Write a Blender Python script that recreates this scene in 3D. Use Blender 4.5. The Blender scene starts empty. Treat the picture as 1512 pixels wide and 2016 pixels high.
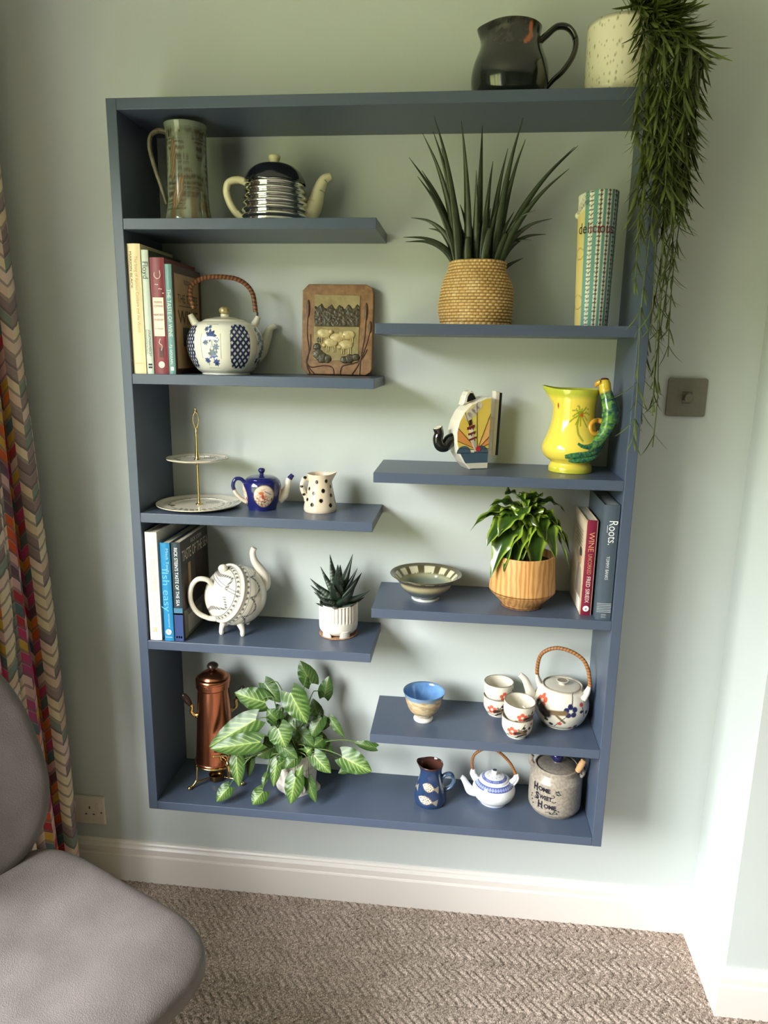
import bpy, bmesh, math, random
import numpy as np
from mathutils import Vector, Matrix

random.seed(7)
rng = np.random.RandomState(7)
sc = bpy.context.scene
COL = sc.collection
PI = math.pi

def S(r, g, b):
    """sRGB 0-255 to linear"""
    f = lambda c: (c/255/12.92) if c/255 <= .04045 else ((c/255+.055)/1.055)**2.4
    return (f(r), f(g), f(b))

# ------------------------------------------------------------------ camera
ZB = 0.372                      # underside of the wall unit above the floor
cam_d = bpy.data.cameras.new('camera')
cam_d.sensor_fit = 'HORIZONTAL'; cam_d.sensor_width = 36.0
cam_d.lens = 36.0*1409.6/1512.0
cam_d.clip_start = .05
cam = bpy.data.objects.new('camera', cam_d); COL.objects.link(cam)
CAMP = Vector((0.7369, -1.7083, 1.1188+ZB))
def cam_matrix(pitch, yaw, roll):
    cy, sy, cp, sp = math.cos(yaw), math.sin(yaw), math.cos(pitch), math.sin(pitch)
    fwd = Vector((-sy*cp, cy*cp, sp)); right = Vector((cy, sy, 0)); up = right.cross(fwd)
    c, s = math.cos(roll), math.sin(roll)
    r2 = c*right+s*up; u2 = -s*right+c*up
    m = Matrix.Identity(4)
    for i in range(3):
        m[i][0] = r2[i]; m[i][1] = u2[i]; m[i][2] = -fwd[i]; m[i][3] = CAMP[i]
    return m
cam.matrix_world = cam_matrix(-0.2188, 0.1057, 0.0165)
sc.camera = cam

# ------------------------------------------------------------------ view
sc.view_settings.view_transform = 'Standard'
sc.view_settings.look = 'None'
sc.view_settings.gamma = 1.0
sc.view_settings.use_curve_mapping = False
sc.view_settings.exposure = 2.13
sc.cycles.use_denoising = True
sc.cycles.max_bounces = 10
sc.cycles.diffuse_bounces = 6
sc.cycles.glossy_bounces = 4
sc.cycles.transparent_max_bounces = 8
sc.cycles.sample_clamp_indirect = 8.0
sc.cycles.caustics_reflective = False
sc.cycles.caustics_refractive = False

# ------------------------------------------------------------------ world: overcast sky over a green garden
world = bpy.data.worlds.new('garden_sky'); sc.world = world
world.use_nodes = True
nt = world.node_tree; nt.nodes.clear()
def N(t, typ, **kw):
    n = t.nodes.new(typ)
    for k, v in kw.items(): setattr(n, k, v)
    return n
SKY = 9.5
o_ = N(nt, 'ShaderNodeOutputWorld'); bg = N(nt, 'ShaderNodeBackground')
tc = N(nt, 'ShaderNodeTexCoord'); sp = N(nt, 'ShaderNodeSeparateXYZ')
nz = N(nt, 'ShaderNodeTexNoise'); nz.inputs['Scale'].default_value = 7; nz.inputs['Detail'].default_value = 5
ma = N(nt, 'ShaderNodeMath', operation='MULTIPLY_ADD'); ma.inputs[1].default_value = .18; ma.inputs[2].default_value = -.09
ad = N(nt, 'ShaderNodeMath', operation='ADD')
mr = N(nt, 'ShaderNodeMapRange'); mr.inputs[1].default_value = -1; mr.inputs[2].default_value = 1
cr = N(nt, 'ShaderNodeValToRGB')
L = nt.links.new
L(tc.outputs['Generated'], sp.inputs[0]); L(tc.outputs['Generated'], nz.inputs['Vector'])
L(nz.outputs['Fac'], ma.inputs[0]); L(ma.outputs[0], ad.inputs[0]); L(sp.outputs['Z'], ad.inputs[1])
L(ad.outputs[0], mr.inputs[0]); L(mr.outputs[0], cr.inputs[0])
el = cr.color_ramp.elements
el[0].position = 0.0; el[0].color = (.128, .137, .054, 1)       # lawn
el[1].position = 1.0; el[1].color = (.90, .95, 1.0, 1)
for p, c in ((.47, (.128, .137, .054)), (.50, (.088, .097, .040)), (.575, (.088, .097, .040)), (.595, (1.0, .99, .985)), (.80, (.96, .975, 1.0))):
    e = el.new(p); e.color = (*c, 1)
L(cr.outputs[0], bg.inputs[0]); bg.inputs[1].default_value = SKY
L(bg.outputs[0], o_.inputs[0])

# daylight enters through the window in the left wall: portal in the opening
WY0, WY1, WZ0, WZ1, WX = -2.55, -0.82, 0.55, 2.15, -0.45
pl = bpy.data.lights.new('window_portal', 'AREA'); pl.shape = 'RECTANGLE'
pl.size = WY1-WY0; pl.size_y = WZ1-WZ0; pl.cycles.is_portal = True
po = bpy.data.objects.new('window_portal', pl); COL.objects.link(po)
po.location = (WX-.13, (WY0+WY1)/2, (WZ0+WZ1)/2)
# -Z of the light looks along +x
po.rotation_euler = (PI/2, 0, -PI/2)

# ------------------------------------------------------------------ helpers
def tag(o, label=None, cat=None, group=None, kind=None):
    if label: o['label'] = label
    if cat: o['category'] = cat
    if group: o['group'] = group
    if kind: o['kind'] = kind
    return o

def empty(name, loc, rz=0, label=None, cat=None, group=None):
    o = bpy.data.objects.new(name, None); COL.objects.link(o)
    o.location = loc; o.rotation_euler = (0, 0, rz); o.empty_display_size = .02
    return tag(o, label, cat, group)

def link(name, me, mat, parent=None):
    o = bpy.data.objects.new(name, me); COL.objects.link(o)
    if mat is not None and not me.materials: me.materials.append(mat)
    if parent is not None: o.parent = parent
    return o

def copy_tree(o, parent=None):
    c = o.copy(); COL.objects.link(c); c.parent = parent
    for ch in [x for x in bpy.data.objects if x.parent == o]:
        copy_tree(ch, c)
    return c

def raw_mesh(name, V, F, smooth=True, col=None, uv=None):
    V = np.asarray(V, dtype=np.float32).reshape(-1, 3)
    me = bpy.data.meshes.new(name)
    if isinstance(F, np.ndarray):
        n, k = F.shape
        me.vertices.add(len(V)); me.vertices.foreach_set('co', V.ravel())
        me.loops.add(n*k); me.loops.foreach_set('vertex_index', F.astype(np.int32).ravel())
        me.polygons.add(n)
        me.polygons.foreach_set('loop_start', np.arange(0, n*k, k, dtype=np.int32))
        me.polygons.foreach_set('loop_total', np.full(n, k, dtype=np.int32))
        me.update(calc_edges=True)
    else:
        me.from_pydata([tuple(v) for v in V.tolist()], [], F); me.update()
    me.polygons.foreach_set('use_smooth', np.full(len(me.polygons), smooth, dtype=bool))
    if col is not None:
        a = me.color_attributes.new('Col', 'FLOAT_COLOR', 'POINT')
        c = np.ones((len(V), 4), dtype=np.float32); c[:, :3] = np.asarray(col).reshape(-1, 3)
        a.data.foreach_set('color', c.ravel())
    if uv is not None:
        l = me.uv_layers.new(name='UVMap')
        idx = np.empty(len(me.loops), dtype=np.int32); me.loops.foreach_get('vertex_index', idx)
        l.data.foreach_set('uv', np.asarray(uv, dtype=np.float32).reshape(-1, 2)[idx].ravel())
    return me

def grid(name, P, mat, parent=None, cu=False, cv=False, col=None, uv=None, smooth=True):
    """P[n,m,3] -> quads; cu/cv close the first/second direction"""
    n, m = P.shape[:2]
    i = np.arange(n if cu else n-1)[:, None]; j = np.arange(m if cv else m-1)[None, :]
    i2 = (i+1) % n; j2 = (j+1) % m
    F = np.stack([i*m+j+0*i, i*m+j2, i2*m+j2, i2*m+j], -1).reshape(-1, 4)
    return link(name, raw_mesh(name, P, F, smooth, col, uv), mat, parent)

def crom(pts, n):
    """Catmull-Rom resample; pts[k,d]; repeat a point for a sharp corner"""
    p = np.asarray(pts, float); k = len(p)
    d = np.linalg.norm(np.diff(p[:, :3], axis=0), axis=1)+1e-9
    s = np.concatenate([[0], np.cumsum(np.maximum(d, d.mean()*.15))]); s /= s[-1]
    t = np.unique(np.concatenate([np.linspace(0, 1, n-k+2 if n > 2*k else n), s]))
    seg = np.clip(np.searchsorted(s, t, 'right')-1, 0, k-2)
    u = ((t-s[seg])/(s[seg+1]-s[seg]))[:, None]
    p0 = p[np.maximum(seg-1, 0)]; p1 = p[seg]; p2 = p[seg+1]; p3 = p[np.minimum(seg+2, k-1)]
    q = .5*((2*p1)+(-p0+p2)*u+(2*p0-5*p1+4*p2-p3)*u*u+(-p0+3*p1-3*p2+p3)*u**3)
    q[0] = p[0]; q[-1] = p[-1]
    return q, t

def lathe(name, prof, mat, parent=None, seg=72, n=60, paint=None, mod=None, smooth_prof=True, smooth=True):
    """profile (r,z) about z. theta=0 looks at -y (the front), +theta to +x. mod(th,r,z)->(r,z); paint(th,r,z)->rgb"""
    if smooth_prof:
        q, _ = crom(prof, n)
    else:
        q = np.asarray(prof, float)
    r = np.maximum(q[:, 0], 1e-5)[None, :]; z = q[:, 1][None, :]
    th = (np.arange(seg)/seg*2*PI-PI)[:, None]
    r = r+0*th; z = z+0*th; th = th+0*r
    col = None
    k = np.linspace(0, 1, q.shape[0])[None, :]+0*th
    if paint is not None: col = paint(th, r, z, k)
    if mod is not None: r, z = mod(th, r, z, k)
    P = np.stack([r*np.sin(th), -r*np.cos(th), z], -1)
    return grid(name, P, mat, parent, cu=True, col=col, smooth=smooth)

def frames(P):
    T = np.gradient(P, axis=0); T /= np.linalg.norm(T, axis=1)[:, None]+1e-12
    a = np.array([0, 0, 1.]) if abs(T[0][2]) < .9 else np.array([0, 1., 0])
    Nn = np.empty_like(P); v = a-T[0]*(a@T[0]); Nn[0] = v/np.linalg.norm(v)
    for i in range(1, len(P)):
        v = Nn[i-1]-T[i]*(Nn[i-1]@T[i]); Nn[i] = v/(np.linalg.norm(v)+1e-12)
    return T, Nn, np.cross(T, Nn)

def tube(name, pts, rad, mat, parent=None, n=40, seg=14, flat=1.0, wide=1.0, hint=None, closed=False, paint=None, caps=True, smooth_path=True):
    """sweep. rad number or list (same length as pts). flat/wide scale the two section axes; hint = direction of the 'flat' axis"""
    p = np.asarray(pts, float)
    rr = np.full(len(p), rad, float) if np.isscalar(rad) else np.asarray(rad, float)
    if closed: p = np.vstack([p, p[:1]]); rr = np.append(rr, rr[0])
    if smooth_path:
        q, t = crom(np.hstack([p, rr[:, None]]), n)
    else:
        q = np.hstack([p, rr[:, None]]); t = np.linspace(0, 1, len(q))
    if closed: q = q[:-1]; t = t[:-1]
    C, R = q[:, :3], np.maximum(q[:, 3], 1e-5)
    if closed:
        T = np.roll(C, -1, 0)-np.roll(C, 1, 0); T /= np.linalg.norm(T, axis=1)[:, None]
        _, A, B = frames(C); A = A-T*np.sum(A*T, 1)[:, None]; A /= np.linalg.norm(A, axis=1)[:, None]; B = np.cross(T, A)
    else:
        T, A, B = frames(C)
    if hint is not None:
        h = np.asarray(hint, float)[None, :]; A = h-T*np.sum(T*h, 1)[:, None]
        A /= np.linalg.norm(A, axis=1)[:, None]+1e-9; B = np.cross(T, A)
    a = np.arange(seg)/seg*2*PI
    P = C[:, None, :]+R[:, None, None]*(np.cos(a)[None, :, None]*A[:, None, :]*flat+np.sin(a)[None, :, None]*B[:, None, :]*wide)
    if caps and not closed:
        e0 = C[:1, None, :]+0*P[:1]; e1 = C[-1:, None, :]+0*P[:1]
        P = np.concatenate([e0, P, e1]); t = np.concatenate([[0], t, [1]])
    col = None
    if paint is not None: col = paint(t[:, None]+0*a[None, :], a[None, :]+0*t[:, None])
    return grid(name, P, mat, parent, cu=closed, cv=True, col=col)

def box_bm(bm, lo, hi, bev=0, seg=2):
    r = bmesh.ops.create_cube(bm, size=1)
    vs = r['verts']
    for v in vs:
        v.co = Vector([(lo[i]+hi[i])/2+v.co[i]*(hi[i]-lo[i]) for i in range(3)])
    if bev:
        ed = list({e for v in vs for e in v.link_edges})
        bmesh.ops.bevel(bm, geom=ed, offset=bev, segments=seg, affect='EDGES', profile=.5)

def box(name, lo, hi, mat, parent=None, bev=0, seg=2, smooth=False):
    bm = bmesh.new(); box_bm(bm, lo, hi, bev, seg)
    me = bpy.data.meshes.new(name); bm.to_mesh(me); bm.free()
    for p in me.polygons: p.use_smooth = smooth
    return link(name, me, mat, parent)

def boxes(name, lst, mat, parent=None, bev=0):
    bm = bmesh.new()
    for lo, hi in lst: box_bm(bm, lo, hi, bev, 1)
    me = bpy.data.meshes.new(name); bm.to_mesh(me); bm.free()
    return link(name, me, mat, parent)

def prism(name, poly, y0, y1, mat, parent=None, bev=0, axis='y', seg=2):
    """extrude a polygon [(a,b)] (a->x, b->z) from y0 (front) to y1"""
    bm = bmesh.new()
    vs = [bm.verts.new((a, y0, b)) for a, b in poly]
    f = bm.faces.new(vs)
    r = bmesh.ops.extrude_face_region(bm, geom=[f])
    for v in r['geom']:
        if isinstance(v, bmesh.types.BMVert): v.co.y = y1
    bmesh.ops.recalc_face_normals(bm, faces=bm.faces)
    if bev:
        ed = [e for e in bm.edges if abs(e.verts[0].co.y-e.verts[1].co.y) < 1e-7]
        bmesh.ops.bevel(bm, geom=ed, offset=bev, segments=seg, affect='EDGES', profile=.5)
    me = bpy.data.meshes.new(name); bm.to_mesh(me); bm.free()
    return link(name, me, mat, parent)

def ellipsoid(name, c, r, mat, parent=None, seg=24, n=14, paint=None, rot=None, mod=None):
    th = np.arange(seg)/seg*2*PI; ph = np.linspace(-PI/2, PI/2, n)
    D = np.stack([np.cos(ph)[None]*np.sin(th)[:, None], -np.cos(ph)[None]*np.cos(th)[:, None], np.sin(ph)[None]+0*th[:, None]], -1)
    P = D*np.asarray(r)
    if mod is not None: P = mod(P, D)
    if rot is not None: P = P @ np.array(rot).T
    P = P+np.asarray(c)
    return grid(name, P, mat, parent, cu=True, col=None if paint is None else paint(D))

_txt = {}
def text_raw(body, size, bold=0.0):
    k = (body, bold)
    if k not in _txt:
        cu = bpy.data.curves.new('t', 'FONT'); cu.body = body; cu.size = 1.0
        cu.align_x = 'CENTER'; cu.align_y = 'CENTER'; cu.resolution_u = 3; cu.offset = bold
        ob = bpy.data.objects.new('t', cu); COL.objects.link(ob)
        dg = bpy.context.evaluated_depsgraph_get()
        me = bpy.data.meshes.new_from_object(ob.evaluated_get(dg))
        V = np.array([v.co[:] for v in me.vertices]).reshape(-1, 3); F = [list(p.vertices) for p in me.polygons]
        bpy.data.objects.remove(ob); bpy.data.curves.remove(cu); bpy.data.meshes.remove(me)
        _txt[k] = (V, F)
    V, F = _txt[k]
    return V*size, F

def text(name, body, size, fn, mat, parent=None, sx=1.0, fit=None, bold=0.0):
    """fn(x,y)->(X,Y,Z) vectorised; fit = wanted length"""
    V, F = text_raw(body, size, bold)
    V = V.copy(); V[:, 0] *= sx
    if fit:
        w = V[:, 0].max()-V[:, 0].min(); V[:, 0] *= fit/w
    X, Y, Z = fn(V[:, 0], V[:, 1])
    return link(name, raw_mesh(name, np.stack([X+0*V[:, 0], Y+0*V[:, 0], Z+0*V[:, 0]], -1), F, False), mat, parent)

def vn(x, y, seed=0):
    ix, iy = np.floor(x), np.floor(y); fx, fy = x-ix, y-iy
    fx = fx*fx*(3-2*fx); fy = fy*fy*(3-2*fy)
    h = lambda a, b: np.modf(np.abs(np.sin(a*127.1+b*311.7+seed*74.7)*43758.5453))[0]
    return (h(ix, iy)*(1-fx)+h(ix+1, iy)*fx)*(1-fy)+(h(ix, iy+1)*(1-fx)+h(ix+1, iy+1)*fx)*fy
def fbm(x, y, seed=0, o=4):
    s = 0; a = .5
    for k in range(o): s = s+a*vn(x*2**k, y*2**k, seed+k); a *= .5
    return s/(1-.5**o)
def ss(a, b, x):
    t = np.clip((x-a)/(b-a), 0, 1); return t*t*(3-2*t)
def mixc(c, d, m):
    return np.asarray(c)*(1-m[..., None])+np.asarray(d)*m[..., None]
def base(th, c):
    return np.zeros(th.shape+(3,))+np.asarray(c)
def disc(u, v, cu, cv, ru, rv=None, soft=.15, ang=0):
    rv = ru if rv is None else rv
    a, b = u-cu, v-cv
    if ang: a, b = a*math.cos(ang)+b*math.sin(ang), -a*math.sin(ang)+b*math.cos(ang)
    d = np.sqrt((a/ru)**2+(b/rv)**2)
    return 1-ss(1-soft, 1+soft, d)
def line(u, v, a, b, w, soft=.35):
    ax, ay = a; bx, by = b; dx, dy = bx-ax, by-ay; l2 = dx*dx+dy*dy+1e-12
    t = np.clip(((u-ax)*dx+(v-ay)*dy)/l2, 0, 1)
    d = np.hypot(u-ax-t*dx, v-ay-t*dy)
    return 1-ss(w*(1-soft), w*(1+soft), d)

_m = {}
def M(name, color=None, rough=.5, metal=0, attr=False, noise=0, nscale=40, bump=0, bscale=200, coat=0, spec=.5, emit=None, sss=0, color2=None, trans=0, detail=4):
    """procedural principled material. noise: value variation; color2: second colour mixed by noise"""
    if name in _m: return _m[name]
    m = bpy.data.materials.new(name); m.use_nodes = True
    t = m.node_tree; b = t.nodes['Principled BSDF']; lk = t.links.new
    b.inputs['Roughness'].default_value = rough; b.inputs['Metallic'].default_value = metal
    b.inputs['Coat Weight'].default_value = coat; b.inputs['Coat Roughness'].default_value = .06
    b.inputs['Specular IOR Level'].default_value = spec
    if sss:
        b.inputs['Subsurface Weight'].default_value = sss; b.inputs['Subsurface Scale'].default_value = .004
    tcn = N(t, 'ShaderNodeTexCoord')
    src = None
    if attr:
        a = N(t, 'ShaderNodeVertexColor'); a.layer_name = 'Col'; src = a.outputs['Color']
    if noise or color2:
        nn = N(t, 'ShaderNodeTexNoise'); nn.inputs['Scale'].default_value = nscale; nn.inputs['Detail'].default_value = detail
        lk(tcn.outputs['Object'], nn.inputs['Vector'])
        if color2:
            mx = N(t, 'ShaderNodeMix', data_type='RGBA'); mx.inputs[6].default_value = (*color, 1); mx.inputs[7].default_value = (*color2, 1)
            r2 = N(t, 'ShaderNodeMapRange'); r2.inputs[1].default_value = .35; r2.inputs[2].default_value = .65
            lk(nn.outputs['Fac'], r2.inputs[0]); lk(r2.outputs[0], mx.inputs[0]); src = mx.outputs[2]
        else:
            mp = N(t, 'ShaderNodeMapRange'); mp.inputs[1].default_value = .25; mp.inputs[2].default_value = .75
            mp.inputs[3].default_value = 1-noise; mp.inputs[4].default_value = 1+noise
            lk(nn.outputs['Fac'], mp.inputs[0])
            mx = N(t, 'ShaderNodeMix', data_type='RGBA', blend_type='MULTIPLY'); mx.inputs[0].default_value = 1
            if src is None: mx.inputs[6].default_value = (*color, 1)
            else: lk(src, mx.inputs[6])
            lk(mp.outputs[0], mx.inputs[7]); src = mx.outputs[2]
    if src is None: b.inputs['Base Color'].default_value = (*color, 1)
    else: lk(src, b.inputs['Base Color'])
    if bump:
        bn = N(t, 'ShaderNodeTexNoise'); bn.inputs['Scale'].default_value = bscale; bn.inputs['Detail'].default_value = 3
        lk(tcn.outputs['Object'], bn.inputs['Vector'])
        bp = N(t, 'ShaderNodeBump'); bp.inputs['Strength'].default_value = bump; bp.inputs['Distance'].default_value = .001
        lk(bn.outputs['Fac'], bp.inputs['Height']); lk(bp.outputs[0], b.inputs['Normal'])
    if emit:
        b.inputs['Emission Color'].default_value = (*emit, 1); b.inputs['Emission Strength'].default_value = 1
    _m[name] = m
    return m

GLAZE = M('painted_glaze', rough=.12, attr=True, coat=.4)
MATTE = M('painted_matte', rough=.6, attr=True)
LEAF = M('leaf', rough=.38, attr=True, sss=0)
# ================================================================== the room
wallm = M('duck_egg_wall_paint', S(200, 207, 206), rough=.7, noise=.015, nscale=3, bump=.08, bscale=350, spec=.3)
whitem = M('white_gloss_trim', S(236, 229, 224), rough=.3)
ceilm = M('white_ceiling_paint', S(238, 238, 234), rough=.9)
def struct(name, o=None): return tag(o, kind='structure')
XR, YF, ZC, XL, XC, YC = 4.4, -5.6, 2.45, WX, 1.392, -0.242
def quad(name, pts, m):
    o = link(name, raw_mesh(name, pts, [[0, 1, 2, 3]], False), m); o['kind'] = 'structure'; return o
def slab(name, lo, hi, m):
    o = box(name, lo, hi, m); o['kind'] = 'structure'; return o
slab('wall_back', (XL-.2, 0, 0), (XC+.1, .12, ZC), wallm)
slab('wall_return', (XC, YC, 0), (XC+.2, 0, ZC), wallm)
slab('wall_right_front', (XC+.2, YC, 0), (XR, YC+.12, ZC), wallm)
farm = M('darkened_unseen_wall_paint', S(138, 144, 138), rough=.8)  # made-up tone for the unseen walls, darkened to cut bounced light
slab('wall_right', (XR, YF, 0), (XR+.12, YC+.12, ZC), farm)
slab('wall_front', (XL-.2, YF-.12, 0), (XR+.12, YF, ZC), farm)
slab('ceiling', (XL-.25, YF-.12, ZC), (XR+.12, .12, ZC+.1), ceilm)
# left wall with the window opening
bm = bmesh.new()
for lo, hi in (((XL-.2, WY1, 0), (XL, 0, ZC)), ((XL-.2, YF, 0), (XL, WY0, ZC)), ((XL-.2, WY0, 0), (XL, WY1, WZ0)), ((XL-.2, WY0, WZ1), (XL, WY1, ZC))):
    box_bm(bm, lo, hi)
me = bpy.data.meshes.new('wall_left'); bm.to_mesh(me); bm.free()
tag(link('wall_left', me, wallm), kind='structure')
wf = empty('window_1', (XL-.12, WY0, WZ0)); wf['kind'] = 'structure'
wl, wh = WY1-WY0, WZ1-WZ0
boxes('window_frame', [((-.03, 0, 0), (.03, wl, .05)), ((-.03, 0, wh-.05), (.03, wl, wh)), ((-.03, 0, .05), (.03, .05, wh-.05)), ((-.03, wl-.05, .05), (.03, wl, wh-.05))], whitem, wf)
for k in (1, 2):
    box('window_mullion', (-.025, wl*k/3-.025, .05), (.025, wl*k/3+.025, wh-.05), whitem, wf)
gl = bpy.data.materials.new('window_glass'); gl.use_nodes = True
t = gl.node_tree; t.nodes.clear()
a = N(t, 'ShaderNodeOutputMaterial'); b = N(t, 'ShaderNodeMixShader'); c = N(t, 'ShaderNodeBsdfTransparent'); d = N(t, 'ShaderNodeBsdfGlossy')
b.inputs[0].default_value = .05; d.inputs['Roughness'].default_value = .01; c.inputs[0].default_value = (.97, .98, .97, 1)
t.links.new(c.outputs[0], b.inputs[1]); t.links.new(d.outputs[0], b.inputs[2]); t.links.new(b.outputs[0], a.inputs[0])
for k in range(3):
    box('window_pane', (-.004, wl*k/3+(.05 if k == 0 else .025), .05), (.004, wl*(k+1)/3-(.05 if k == 2 else .025), wh-.05), gl, wf)
box('window_sill', (.0, -.03, -.03), (.22, wl+.03, .0), whitem, wf, bev=.006)

# carpet: chevron ribbed pile modelled in the visible part of the floor
def axis_pts(segs):
    out = []
    for a, b, st in segs: out.append(np.arange(a, b-1e-9, st))
    return np.concatenate(out+[np.array([segs[-1][1]])])
xs = axis_pts([(XL-.2, -.35, .15), (-.35, 1.5, .0035), (1.5, XR, .2)])
ys = axis_pts([(YF, -1.2, .2), (-1.2, -.95, .02), (-.95, .0, .0035)])
X, Y = np.meshgrid(xs, ys, indexing='ij')
per, sp_ = .068, .0225
tri = np.abs(((Y/per) % 1)-.5)*2            # 0..1
u = (X+.0+tri*per*.5*.95+(vn(X*40, Y*40, 3)-.5)*.004)/sp_
rib = np.abs(np.sin(PI*u))
edge = np.minimum(np.abs(((Y/per+.0) % .5)), .5-np.abs(((Y/per) % .5)))
h = .0095*np.power(rib, .42)*(.55+.45*ss(0, .03, edge))
Z = -.0100+h+(rng.rand(*X.shape)-.5)*.0030
fine = (X > -.36) & (X < 1.52) & (Y > -.97)
Z = np.where(fine, Z, -.003)
cm = bpy.data.materials.new('ribbed_wool_carpet'); cm.use_nodes = True
t = cm.node_tree; b = t.nodes['Principled BSDF']; b.inputs['Roughness'].default_value = .95; b.inputs['Specular IOR Level'].default_value = .1
tcn = N(t, 'ShaderNodeTexCoord')
n1 = N(t, 'ShaderNodeTexNoise'); n1.inputs['Scale'].default_value = 300; n1.inputs['Detail'].default_value = 2
n2 = N(t, 'ShaderNodeTexNoise'); n2.inputs['Scale'].default_value = 14; n2.inputs['Detail'].default_value = 3
cr = N(t, 'ShaderNodeValToRGB'); e = cr.color_ramp.elements
e[0].position = .28; e[0].color = (*S(112, 98, 90), 1); e[1].position = .72; e[1].color = (*S(228, 215, 205), 1)
x = e.new(.5); x.color = (*S(173, 158, 148), 1)
mx = N(t, 'ShaderNodeMix', data_type='RGBA', blend_type='MULTIPLY'); mx.inputs[0].default_value = .55
c2 = N(t, 'ShaderNodeValToRGB'); c2.color_ramp.elements[0].position = .3; c2.color_ramp.elements[0].color = (*S(214, 206, 196), 1)
c2.color_ramp.elements[1].position = .7; c2.color_ramp.elements[1].color = (*S(255, 246, 244), 1)
for q in (n1, n2): t.links.new(tcn.outputs['Object'], q.inputs['Vector'])
t.links.new(n1.outputs['Fac'], cr.inputs[0]); t.links.new(n2.outputs['Fac'], c2.inputs[0])
t.links.new(cr.outputs[0], mx.inputs[6]); t.links.new(c2.outputs[0], mx.inputs[7]); t.links.new(mx.outputs[2], b.inputs['Base Color'])
bp = N(t, 'ShaderNodeBump'); bp.inputs['Strength'].default_value = .9; bp.inputs['Distance'].default_value = .003
t.links.new(n1.outputs['Fac'], bp.inputs['Height']); t.links.new(bp.outputs[0], b.inputs['Normal'])
tag(grid('floor', np.stack([X, Y, Z], -1), cm), kind='structure')

# skirting boards, one moulded profile mitred round the corner
BP = [(0, 0), (.0165, 0), (.018, .002), (.018, .084), (.0165, .0875), (.0135, .0885), (.0135, .092), (.0165, .094), (.0165, .108), (.013, .113), (.0105, .115), (.0105, .119), (.0075, .1225), (.004, .124), (0, .124)]
def skirting(name, a, b, nrm, ma, mb):
    """a->b along the wall, nrm out of the wall, ma/mb: how far the front shifts along the run at each end (mitre)"""
    a = np.array(a, float); b = np.array(b, float); d = (b-a)/np.linalg.norm(b-a); nrm = np.array(nrm, float)
    P = np.zeros((2, len(BP), 3))
    for i, (w, z) in enumerate(BP):
        for k, (p, mm) in enumerate(((a, ma), (b, mb))):
            xy = p+nrm*w+d*w*mm; P[k, i] = (xy[0], xy[1], z-.004)
    o = grid(name, P, whitem, smooth=False); o['kind'] = 'structure'; return o
skirting('baseboard_back', (XL, 0), (XC, 0), (0, -1), 0, -1)
skirting('baseboard_return', (XC, 0), (XC, YC), (-1, 0), 1, 1)
skirting('baseboard_right_front', (XC, YC), (XR, YC), (0, -1), -1, 0)
skirting('baseboard_left', (XL, YF), (XL, 0), (1, 0), 0, -1)

# ================================================================== wall shelf unit
W, H, D, T = 1.0998, 1.6088, .1967, .0219
LEV = dict(A1=1.3823, A2=1.0658, A3=.7560, A4=.4485, B1=1.1783, B2=.8670, B3=.5576, B4=.2477)
XM = .5517
shm = M('slate_blue_eggshell', S(76, 87, 107), rough=.34, noise=.02, nscale=6, bump=.05, bscale=260, spec=.4)
unit = empty('wall_shelf_unit', (0, 0, ZB), 0, 'slate blue wall-mounted shelving unit with eight staggered half-width shelves', 'shelf unit')
bv = .0012
box('side_panel', (0, -D, 0), (T, -.0002, H), shm, unit, bev=bv)
box('side_panel', (W-T, -D, 0), (W, -.0002, H), shm, unit, bev=bv)
box('top_panel', (T, -D, H-T), (W-T, -.0002, H), shm, unit, bev=bv)
box('bottom_panel', (T, -D, 0), (W-T, -.0002, T), shm, unit, bev=bv)
for k in ('A1', 'A2', 'A3', 'A4'):
    box('shelf', (T, -D, LEV[k]-T), (XM, -.0002, LEV[k]), shm, unit, bev=bv)
for k in ('B1', 'B2', 'B3', 'B4'):
    box('shelf', (XM, -D, LEV[k]-T), (W-T, -.0002, LEV[k]), shm, unit, bev=bv)
for k in LEV: LEV[k] += ZB
LEV['TOP'] = H+ZB; LEV['BOT'] = T+ZB
def face(x, y): return math.atan2(CAMP.x-x, y-CAMP.y)

# ================================================================== wall fittings
sm = M('brushed_steel_plate', S(150, 146, 136), rough=.38, metal=.85, noise=.05, nscale=120)
dm = M('dark_mark', S(60, 55, 48), rough=.6)
sw = empty('dimmer_switch', (1.241, 0, 1.031+ZB), 0, 'square brushed steel dimmer switch on the wall beside the trailing plant', 'light switch')
bm = bmesh.new(); box_bm(bm, (-.043, -.006, -.043), (.043, 0, .043))
bmesh.ops.bevel(bm, geom=[e for e in bm.edges if abs(e.verts[0].co.y-e.verts[1].co.y) > .001], offset=.006, segments=4, affect='EDGES', profile=.5)
me = bpy.data.meshes.new('plate'); bm.to_mesh(me); bm.free(); link('plate', me, sm, sw)
o = lathe('knob', [(0, 0), (.0095, 0), (.0095, .0), (.0092, .016), (.0085, .0175), (.0085, .0175), (0, .0175)], sm, sw, seg=32, n=24)
o.rotation_euler = (PI/2, 0, 0); o.location = (0, -.006, 0)
boxes('dial_mark', [((-.010, -.0064, .012), (.010, -.006, .0128)), ((-.010, -.0064, .004), (-.0092, -.006, .0128)), ((.0092, -.0064, .004), (.010, -.006, .0128)),
                    ((-.010, -.0064, -.0128), (.008, -.006, -.012)), ((-.010, -.0064, -.0128), (-.0092, -.006, -.004))], dm, sw)
plm = M('cream_socket_plastic', S(226, 214, 200), rough=.35)
so = empty('wall_socket', (-.298, 0, -.162+ZB), 0, 'white double plug socket low on the wall beside the curtain', 'socket')
box('face_plate', (-.073, -.010, -.043), (.073, 0, .043), plm, so, bev=.003, smooth=False)
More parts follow.
